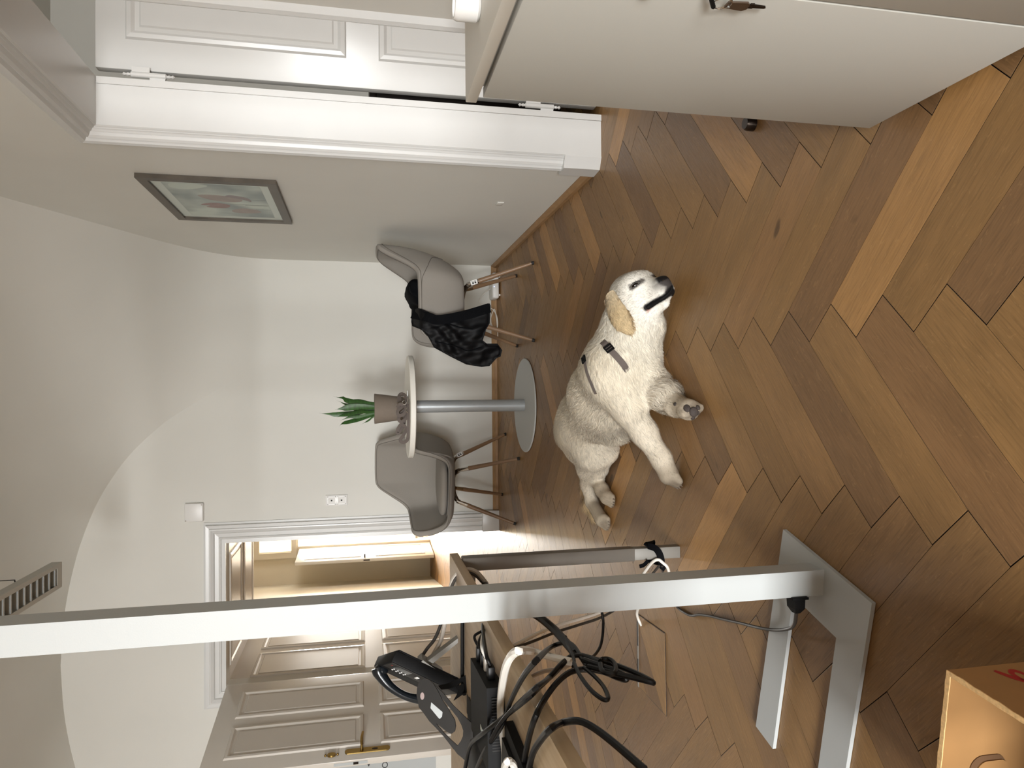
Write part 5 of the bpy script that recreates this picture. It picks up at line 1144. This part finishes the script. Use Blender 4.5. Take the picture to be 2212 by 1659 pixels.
# smooth lightly
def smooth(V, Q, it, lam=.5, mask=None):
    for _ in range(it):
        s = np.zeros_like(V); c = np.zeros(len(V))
        for a, b in ((0, 1), (1, 2), (2, 3), (3, 0)):
            np.add.at(s, Q[:, a], V[Q[:, b]]); np.add.at(c, Q[:, a], 1); np.add.at(s, Q[:, b], V[Q[:, a]]); np.add.at(c, Q[:, b], 1)
        V = V+lam*(s/np.maximum(c, 1)[:, None]-V)
    return V
DV = smooth(DV, DQ, 3)
# ---- flow direction, region weights and colour per vertex
W = np.zeros((len(DV), len(PR)))
for i, (a, b, ra, rb, k, fl, rg) in enumerate(PR):
    a_, b_ = np.array(a), np.array(b); d = b_-a_; t = np.clip(((DV-a_)@d)/max(1e-9, d@d), 0, 1)
    D = np.linalg.norm(DV-a_-t[:, None]*d, axis=1)-(ra+(rb-ra)*t); W[:, i] = np.exp(-np.maximum(D, -.01)/.010)
W /= W.sum(1, keepdims=True)
FL = W@np.array([tuple(p[5]) for p in PR]); reg = {r: W[:, [i for i, p in enumerate(PR) if p[6] == r]].sum(1) for r in ('body', 'neck', 'leg', 'paw', 'head', 'nose', 'tail')}
def srgb(*c): return np.array([lin(x) for x in c])
COLR = dict(body=srgb(233, 223, 203), neck=srgb(235, 228, 212), leg=srgb(230, 220, 202), paw=srgb(202, 190, 170), head=srgb(240, 236, 226), nose=srgb(24, 22, 22), tail=srgb(206, 180, 140))
DC = sum(reg[r][:, None]*COLR[r] for r in reg)
def blend(mask, col): 
    global DC
    m = np.clip(mask, 0, 1)[:, None]; DC = DC*(1-m)+col*m
loc = (DV-np.array(HO))@np.array([S_, Cc, Rr]).T        # s, c, r of every vertex
def polyd(pts):
    best = np.full(len(DV), 9.)
    for a, b in zip(pts, pts[1:]):
        a, b = np.array(a), np.array(b); d = b-a; t = np.clip(((loc-a)@d)/(d@d), 0, 1); best = np.minimum(best, np.linalg.norm(loc-a-t[:, None]*d, axis=1))
    return best
def sst(x, a, b): t = np.clip((x-a)/(b-a), 0, 1); return t*t*(3-2*t)
# warm tint on the haunch and along the spine
hd_ = np.linalg.norm(DV-np.array(DG['hip']), axis=1); blend(.45*(1-sst(hd_, .06, .17)), srgb(212, 192, 158))
blend(.9*(1-sst(polyd([(.070, -.028, .048), (.085, -.026, .046)]), .004, .02))*0, srgb(90, 80, 74))
nose_d = np.linalg.norm(loc-np.array((.157, .001, 0)), axis=1); blend(1-sst(nose_d, .024, .030), srgb(20, 18, 18)); blend(1-sst(polyd([(.162, -.010, 0), (.168, -.028, -.006), (.164, -.044, .008)]), .013, .022), srgb(22, 20, 20))
blend(.55*(1-sst(nose_d, .028, .052))*(loc[:, 1] < 0), srgb(84, 78, 76))
for sg in (1, -1):
    lip = polyd([(.166, -.040, 0), (.158, -.048, sg*.016), (.145, -.051, sg*.030), (.121, -.053, sg*.035), (.099, -.055, sg*.040), (.087, -.057, sg*.048)])
    blend((1-sst(lip, .010, .016))*(reg['head']+reg['nose'] > .5), srgb(18, 16, 17))
    eye = polyd([(.074, .0245, sg*.061), (.096, .0295, sg*.027)]); blend(.9*(1-sst(eye, .006, .014))*(reg['head'] > .4), srgb(60, 50, 44))
dirt = reg['paw']; blend(.35*sst(dirt, .5, 1), srgb(160, 146, 128))
for q_, r_ in (('rpaw', .055), ('lfpaw', .05), ('hpaw', .04)):
    tip_ = np.array(DG[q_]+(DG[q_]-DG[{'rpaw': 'rcar', 'lfpaw': 'lcar', 'hpaw': 'meta'}[q_]]).normalized()*.04); blend(.6*(1-sst(np.linalg.norm(DV-tip_, axis=1), r_*.4, r_)), srgb(104, 92, 78))
blend(.5*(1-sst(polyd([(.100, -.068, .040), (.085, -.070, .046)]), .003, .010)), srgb(206, 150, 136))
# ---- body mesh
me = bpy.data.meshes.new('body'); me.from_pydata([tuple(v) for v in DV], [], [tuple(int(i) for i in q) for q in DQ]); me.update()
me.polygons.foreach_set('use_smooth', [True]*len(me.polygons))
me.attributes.new('col', 'FLOAT_COLOR', 'POINT').data.foreach_set('color', np.concatenate([DC, np.ones((len(DC), 1))], 1).ravel())
def coat(name, rough, spec, sheen):
    m = bpy.data.materials.new(name); m.use_nodes = True; nt = m.node_tree; b = nt.nodes['Principled BSDF']; at = nt.nodes.new('ShaderNodeAttribute'); at.attribute_name = 'col'
    nt.links.new(at.outputs['Color'], b.inputs['Base Color']); b.inputs['Roughness'].default_value = rough; b.inputs['Specular IOR Level'].default_value = spec; b.inputs['Sheen Weight'].default_value = sheen; return m
MATS['skin'] = coat('dog_skin', .7, .2, 0); MATS['fur'] = coat('dog_fur', .65, .25, .1)
me.materials.append(MATS['skin'])
DR = Vector((-.02, 2.5, 0)); dog = empty('dog', DR); tag(dog, 'cream golden retriever lying on its side on the parquet, wearing a grey harness', 'dog')
body = bpy.data.objects.new('body', me); COL.objects.link(body); body.parent = dog; body.location = -DR
bvh = BVHTree.FromPolygons([tuple(v) for v in DV], [tuple(int(i) for i in q) for q in DQ])
off_ = lambda p: Vector(p)-DR
def on_skin(p, lift=0):
    q, n, _, _ = bvh.find_nearest(Vector(p)); return q+n*lift, n
# ---- fur strands
VN = np.zeros_like(DV); me.calc_loop_triangles()
nr = np.cross(DV[DQ[:, 2]]-DV[DQ[:, 0]], DV[DQ[:, 3]]-DV[DQ[:, 1]]); ar_ = np.linalg.norm(nr, axis=1)/2
for k_ in range(4): np.add.at(VN, DQ[:, k_], nr)
VN /= np.maximum(1e-9, np.linalg.norm(VN, axis=1))[:, None]
LEN = reg['body']*.026+reg['neck']*.030+reg['leg']*.017+reg['paw']*.008+reg['head']*.0085+reg['tail']*.030
LEN *= 1-.9*np.clip(reg['nose']*1.5, 0, 1); LEN *= np.where(DC.sum(1) < .25, .25, 1)
def grow(Vs, Qs, Ns, Fl, Cl, Ln, count, wid, area, seed, clump=.35, lift=.22):
    R = np.random.default_rng(seed); p = area/area.sum(); f = R.choice(len(Qs), count, p=p); w4 = R.dirichlet((1, 1, 1, 1), count)
    g = lambda A: (A[Qs[f]]*w4[..., None]).sum(1) if A.ndim == 2 else (A[Qs[f]]*w4).sum(1)
    P, N_, D_, C_, L_ = g(Vs), g(Ns), g(Fl), g(Cl), g(Ln)
    N_ /= np.linalg.norm(N_, axis=1)[:, None]
    ph = np.sin(P@np.array([61., 47., 39.])+2*np.sin(P@np.array([23., -31., 57.])))[:, None]*clump*.7
    D_ = D_-N_*(D_*N_).sum(1)[:, None]; D_ /= np.maximum(1e-6, np.linalg.norm(D_, axis=1))[:, None]
    Sd = np.cross(N_, D_); D_ = D_+Sd*(ph+R.normal(0, .16, (count, 1))); D_ /= np.linalg.norm(D_, axis=1)[:, None]; Sd = np.cross(N_, D_)
    L_ = (L_*R.uniform(.55, 1.25, count))[:, None]; w_ = wid*R.uniform(.7, 1.3, (count, 1))
    up = lift*R.uniform(.6, 1.4, (count, 1))
    a = P-N_*.0012; m = P+D_*L_*.5+N_*L_*up*.62; t = P+D_*L_+N_*L_*up*.45
    for q in (m, t): q[:, 2] = np.maximum(q[:, 2], .0015)
    V = np.stack([a-Sd*w_, a+Sd*w_, m-Sd*w_*.8, m+Sd*w_*.8, t], 1).reshape(-1, 3)
    b0 = np.arange(count)[:, None]*5
    q4 = b0+np.array([1, 0, 2, 3]); t3 = b0+np.array([3, 2, 4])
    lk = .93+.09*np.sin(P@np.array([210., 160., 190.])+3*np.sin(P@np.array([70., -90., 80.])))[:, None]*np.clip(L_/.02, .2, 1); cc = C_*lk*R.uniform(.80, 1.08, (count, 1)); cc = np.repeat(cc, 5, 0); cc = np.clip(cc, 0, 1)
    nn = np.repeat(N_*.9+R.normal(0, .20, (count, 3)), 5, 0); nn /= np.linalg.norm(nn, axis=1)[:, None]
    return V, q4, t3, cc, nn
def fur_object(name, parts, parent, loc):
    V = np.concatenate([p[0] for p in parts]); o = np.cumsum([0]+[len(p[0]) for p in parts])
    q4 = np.concatenate([p[1]+k for p, k in zip(parts, o)]); t3 = np.concatenate([p[2]+k for p, k in zip(parts, o)])
    cc = np.concatenate([p[3] for p in parts]); nn = np.concatenate([p[4] for p in parts])
    m = bpy.data.meshes.new(name); m.vertices.add(len(V)); m.vertices.foreach_set('co', V.astype(np.float32).ravel())
    li = np.concatenate([q4.ravel(), t3.ravel()]).astype(np.int32); m.loops.add(len(li)); m.loops.foreach_set('vertex_index', li)
    tot = np.concatenate([np.full(len(q4), 4), np.full(len(t3), 3)]).astype(np.int32); st = np.concatenate([[0], np.cumsum(tot)[:-1]]).astype(np.int32)
    m.polygons.add(len(tot)); m.polygons.foreach_set('loop_start', st); m.polygons.foreach_set('use_smooth', [True]*len(tot)); m.update(calc_edges=True); m.validate()
    m.attributes.new('col', 'FLOAT_COLOR', 'POINT').data.foreach_set('color', np.concatenate([cc, np.ones((len(cc), 1))], 1).astype(np.float32).ravel())
    m.normals_split_custom_set_from_vertices([tuple(x) for x in nn])
    m.materials.append(MATS['fur']); ob = bpy.data.objects.new(name, m); COL.objects.link(ob); ob.parent = parent; ob.location = loc; ob['kind'] = 'stuff'; return ob
keep = np.clip(LEN[DQ].mean(1)/.012, .25, 1.6)*(DV[DQ[:, 0], 2] > .004)
dens = np.where(reg['head'][DQ[:, 0]] > .4, 2.2, 1.0)
fur = fur_object('fur', [grow(DV, DQ, VN, FL, DC, LEN, 90000, .00075, ar_*keep*dens, 3)], dog, -DR)
# feathering on belly, chest front, backs of the legs and rump: longer, looser locks
FE = np.zeros(len(DV))
def feather(p, r, l): 
    global FE
    d = np.linalg.norm(DV-np.array(DG[p] if isinstance(p, str) else p), axis=1); FE = np.maximum(FE, l*(1-sst(d, r*.5, r)))
feather('belly', .17, .045); feather('brisket', .14, .035); feather('neck', .14, .035); feather('lelb', .11, .045); feather('lfor', .09, .04); feather('knee', .11, .030); feather('rump', .12, .035); feather('tail1', .10, .04); feather('tail2', .08, .045); feather('lthigh', .09, .035); feather('loin', .12, .018); feather('relb', .07, .022); feather('throat', .08, .025)
FE[reg['head'] > .5] = 0
fur2 = fur_object('feathering', [grow(DV, DQ, VN, FL+np.array([0, 0, -.25]), DC*1.02, FE, 16000, .0010, ar_*FE[DQ].mean(1)*(DV[DQ[:, 0], 2] > .004), 5, .6, .34)], dog, -DR)
# ---- ears
def ear(pts, wid, th, name, side):
    ps = smooth_path(pts, 6); n_ = len(ps); V = []; Q = []; K = 14
    for i, p in enumerate(ps):
        tg = (ps[min(i+1, n_-1)]-ps[max(i-1, 0)]).normalized(); nn = on_skin(p)[1]; nn = (nn-tg*nn.dot(tg)).normalized(); bb = tg.cross(nn); u = i/(n_-1)
        w_ = wid*(.62+.55*math.sin(math.pi*min(1, u*.9+.12)))*(1 if u < .72 else math.sqrt(max(.02, 1-((u-.72)/.28)**2)))
        for k_ in range(K):
            a = 2*math.pi*k_/K; V.append(p+bb*math.cos(a)*w_+nn*(math.sin(a)*th*(1.2 if math.sin(a) > 0 else .6)-.35*abs(math.cos(a))**2*th))
    for i in range(n_-1):
        for k_ in range(K): Q.append((i*K+k_, i*K+(k_+1) % K, (i+1)*K+(k_+1) % K, (i+1)*K+k_))
    V = np.array([tuple(v) for v in V]); Q = np.array(Q)
    b = MB(); b.add([Vector(v)-DR for v in V], [tuple(q) for q in Q]+[tuple(range(K-1, -1, -1)), tuple(range((n_-1)*K, n_*K))], True)
    col = srgb(206, 182, 142); C = np.tile(col, (len(V), 1)); uu = np.repeat(np.arange(n_)/(n_-1), K)[:, None]; C = C*(1-.25*uu*0)+(srgb(226, 212, 186)-C)*np.clip(.55-uu*1.3, 0, 1)
    o = b.build(name, None, dog); o.data.materials.append(MATS['skin']); o.data.attributes.new('col', 'FLOAT_COLOR', 'POINT').data.foreach_set('color', np.concatenate([C, np.ones((len(C), 1))], 1).ravel())
    tag(o, 'tan floppy ear')
    ctr = np.repeat(np.array([tuple(p) for p in ps]), K, 0); Nn = np.zeros_like(V); nq = np.cross(V[Q[:, 2]]-V[Q[:, 0]], V[Q[:, 3]]-V[Q[:, 1]])
    for k_ in range(4): np.add.at(Nn, Q[:, k_], nq)
    Nn *= np.sign(((V-ctr)*Nn).sum(1))[:, None]; Nn /= np.maximum(1e-9, np.linalg.norm(Nn, axis=1))[:, None]
    tgs = np.repeat(np.array([tuple((ps[min(i+1, n_-1)]-ps[max(i-1, 0)]).normalized()) for i in range(n_)]), K, 0)
    ar2 = np.linalg.norm(np.cross(V[Q[:, 2]]-V[Q[:, 0]], V[Q[:, 3]]-V[Q[:, 1]]), axis=1)
    fo = fur_object('ear_fur', [grow(V, Q, Nn, tgs, C, np.full(len(V), .018), 6500, .0008, ar2, 11, .5, .14)], o, -DR)
    return o
def lifted(names, l):
    out = []
    for q_ in names:
        p, n_ = on_skin(q_, l); out.append(p)
    return out
ear([on_skin(Vector(p), .013)[0] for p in ((.330, 2.268, .196), (.3005, 2.2514, .196), (.2724, 2.2369, .1902), (.2434, 2.2266, .1814), (.2177, 2.2153, .1713), (.196, 2.207, .160))], .030, .008, 'ear', 1)
ear([on_skin(p, .010)[0] for p in (hp_(-.030, .060, -.050), hp_(-.046, .044, -.076), hp_(-.052, .02, -.092), hp_(-.05, .0, -.10))], .030, .008, 'ear', -1)
# ---- eyes
for sg in (1, -1):
    p, n_ = on_skin(hp_(.082, .0272, sg*.052), -.0040)
    ex = (Vector(hp_(.0968, .030, sg*.0248))-Vector(hp_(.0719, .0237, sg*.0634))); ex = (ex-n_*ex.dot(n_)).normalized(); ey_ = n_.cross(ex); Me = frame_M(off_(p), ex, ey_, n_)
    e_ = MB(); prof = [(math.sin(math.pi*i/10)*1.0, -math.cos(math.pi*i/10)) for i in range(11)]
    e_.lathe(prof, 20, Me @ Matrix.Diagonal((.0150, .0066, .0062, 1))); e_.build('eye', 'eye_dark', dog, 180)
    e_ = MB(); ring_ = [Me @ Vector((.0175*math.cos(a)*(1.12 if math.cos(a) > 0 else 1), .0076*math.sin(a), .0030-.0028*math.cos(a)**2)) for a in [2*math.pi*i/24 for i in range(25)]]
    e_.tube(ring_, .0020, 6, False); e_.build('eyelid', 'rubber', dog)
# ---- lips: the black rim of the mouth on the upper side, and nostrils
mat('lip_black', (12, 11, 11), .75, bump=.4, bscale=300, spec=.2)
b = MB(); ps = smooth_path([on_skin(hp_(*q), .001)[0] for q in ((.169, -.026, -.010), (.168, -.038, -.002), (.161, -.047, .015), (.147, -.051, .030), (.123, -.053, .0345), (.100, -.0555, .0385), (.086, -.0575, .0486))], 6)
n_ = len(ps); b.tube([off_(q) for q in ps], [.0048+.0034*i/(n_-1) if i < n_-3 else .0082-.0012*(i-n_+3) for i in range(n_)], 10); b.build('lip', 'lip_black', dog)
nz = MB()
for sg in (1, -1): p = hp_(.1635, .000, sg*.011); nz.ball(off_(p), .0042, 10, (1, 1, .8))
nz.build('nostril', 'joint_dark', dog)
# ---- paw pads on the lower fore paw and claws
mat('pad_dark', (66, 58, 54), .8, bump=.5, bscale=300); mat('claw', (120, 108, 96), .4)
pn = (Vector((-.80, -.45, .40))-d_*Vector((-.80, -.45, .40)).dot(d_)).normalized()
def pad(c, r, sc): 
    p, n_ = on_skin(c, -.001); b = MB(); Mq = Matrix.Translation(off_(p)) @ n_.to_track_quat('Z', 'Y').to_matrix().to_4x4() @ Matrix.Diagonal((*sc, 1)); prof = [(math.sin(math.pi*i/8)*r, -math.cos(math.pi*i/8)*r) for i in range(9)]; b.lathe(prof, 14, Mq); b.build('paw_pad', 'pad_dark', dog, 180)
for p_, r_, sc_ in (((-.0505, 1.9951, .0622), .0125, (1.15, .9, .5)), ((-.0617, 1.9825, .0457), .0145, (1.1, 1, .55)), ((-.048, 1.9858, .0302), .009, (1, .8, .6)), ((-.0808, 2.0022, .0393), .009, (1, .8, .6)), ((-.070, 1.982, .030), .0085, (1, .8, .6)), ((-.0385, 2.0539, .0741), .008, (1.2, .8, .6))): pad(Vector(p_), r_, sc_)
for paw, prev in (('rpaw', 'rcar'), ('hpaw', 'meta'), ('lpaw', 'lmeta')):
    p, q = DG[paw], DG[prev]; d2 = (p-q).normalized(); s2 = d2.cross(Vector((0, 0, 1))).normalized()
    for i in range(4):
        c = p+s2*(i-1.5)*(.019 if paw == 'rpaw' else .015)+d2*(.052 if i in (1, 2) else .044)+Vector((0, 0, -.008)); sk, _n = on_skin(c, -.001)
        b = MB(); tip = sk+d2*.008+Vector((0, 0, -.005)); tip.z = max(.003, tip.z); b.rod(off_(sk), off_(tip), .0028, .0009, 8); b.build('claw', 'claw', dog)
# ---- harness: two straps with buckles hugging the coat
hn = MB(); nn_, pp_ = [], []
HA = smooth_path(PTS['harness_a'], 5)
for i, p in enumerate(HA): a, n_ = on_skin(p, .012-.020*max(0, (i-len(HA)+9)/9)-.012*max(0, (4-i)/4)); pp_.append(off_(a)); nn_.append(n_)
hn.ribbon(pp_, nn_, .021, .002)
har = hn.build('harness', 'strap_grey', dog, 60); tag(har, 'grey webbing harness strap')
hn = MB(); pp2, nn2 = [], []
for p in smooth_path(PTS['harness_b'], 5): a, n_ = on_skin(p, .011); pp2.append(off_(a)); nn2.append(n_)
hn.ribbon(pp2, nn2, .011, .002); h2 = hn.build('back_strap', 'strap_grey', har, 60)
def buckle(i, P_, N_, w_, l_):
    tg = (P_[i+1]-P_[i-1]).normalized(); n_ = N_[i]; n_ = (n_-tg*n_.dot(tg)).normalized(); M_ = frame_M(P_[i]+n_*.001, tg, n_.cross(tg), n_)
    b = MB()
    for lo, hi in (((-l_, -w_, 0), (-l_+.005, w_, .006)), ((l_-.005, -w_, 0), (l_, w_, .006)), ((-l_, -w_, 0), (l_, -w_+.004, .006)), ((-l_, w_-.004, 0), (l_, w_, .006)), ((-.002, -w_, .001), (.002, w_, .005))): b.box(lo, hi, M_)
    b.build('buckle', 'black_plastic', har)
buckle(9, pp_, nn_, .0145, .013); buckle(7, pp2, nn2, .009, .013)
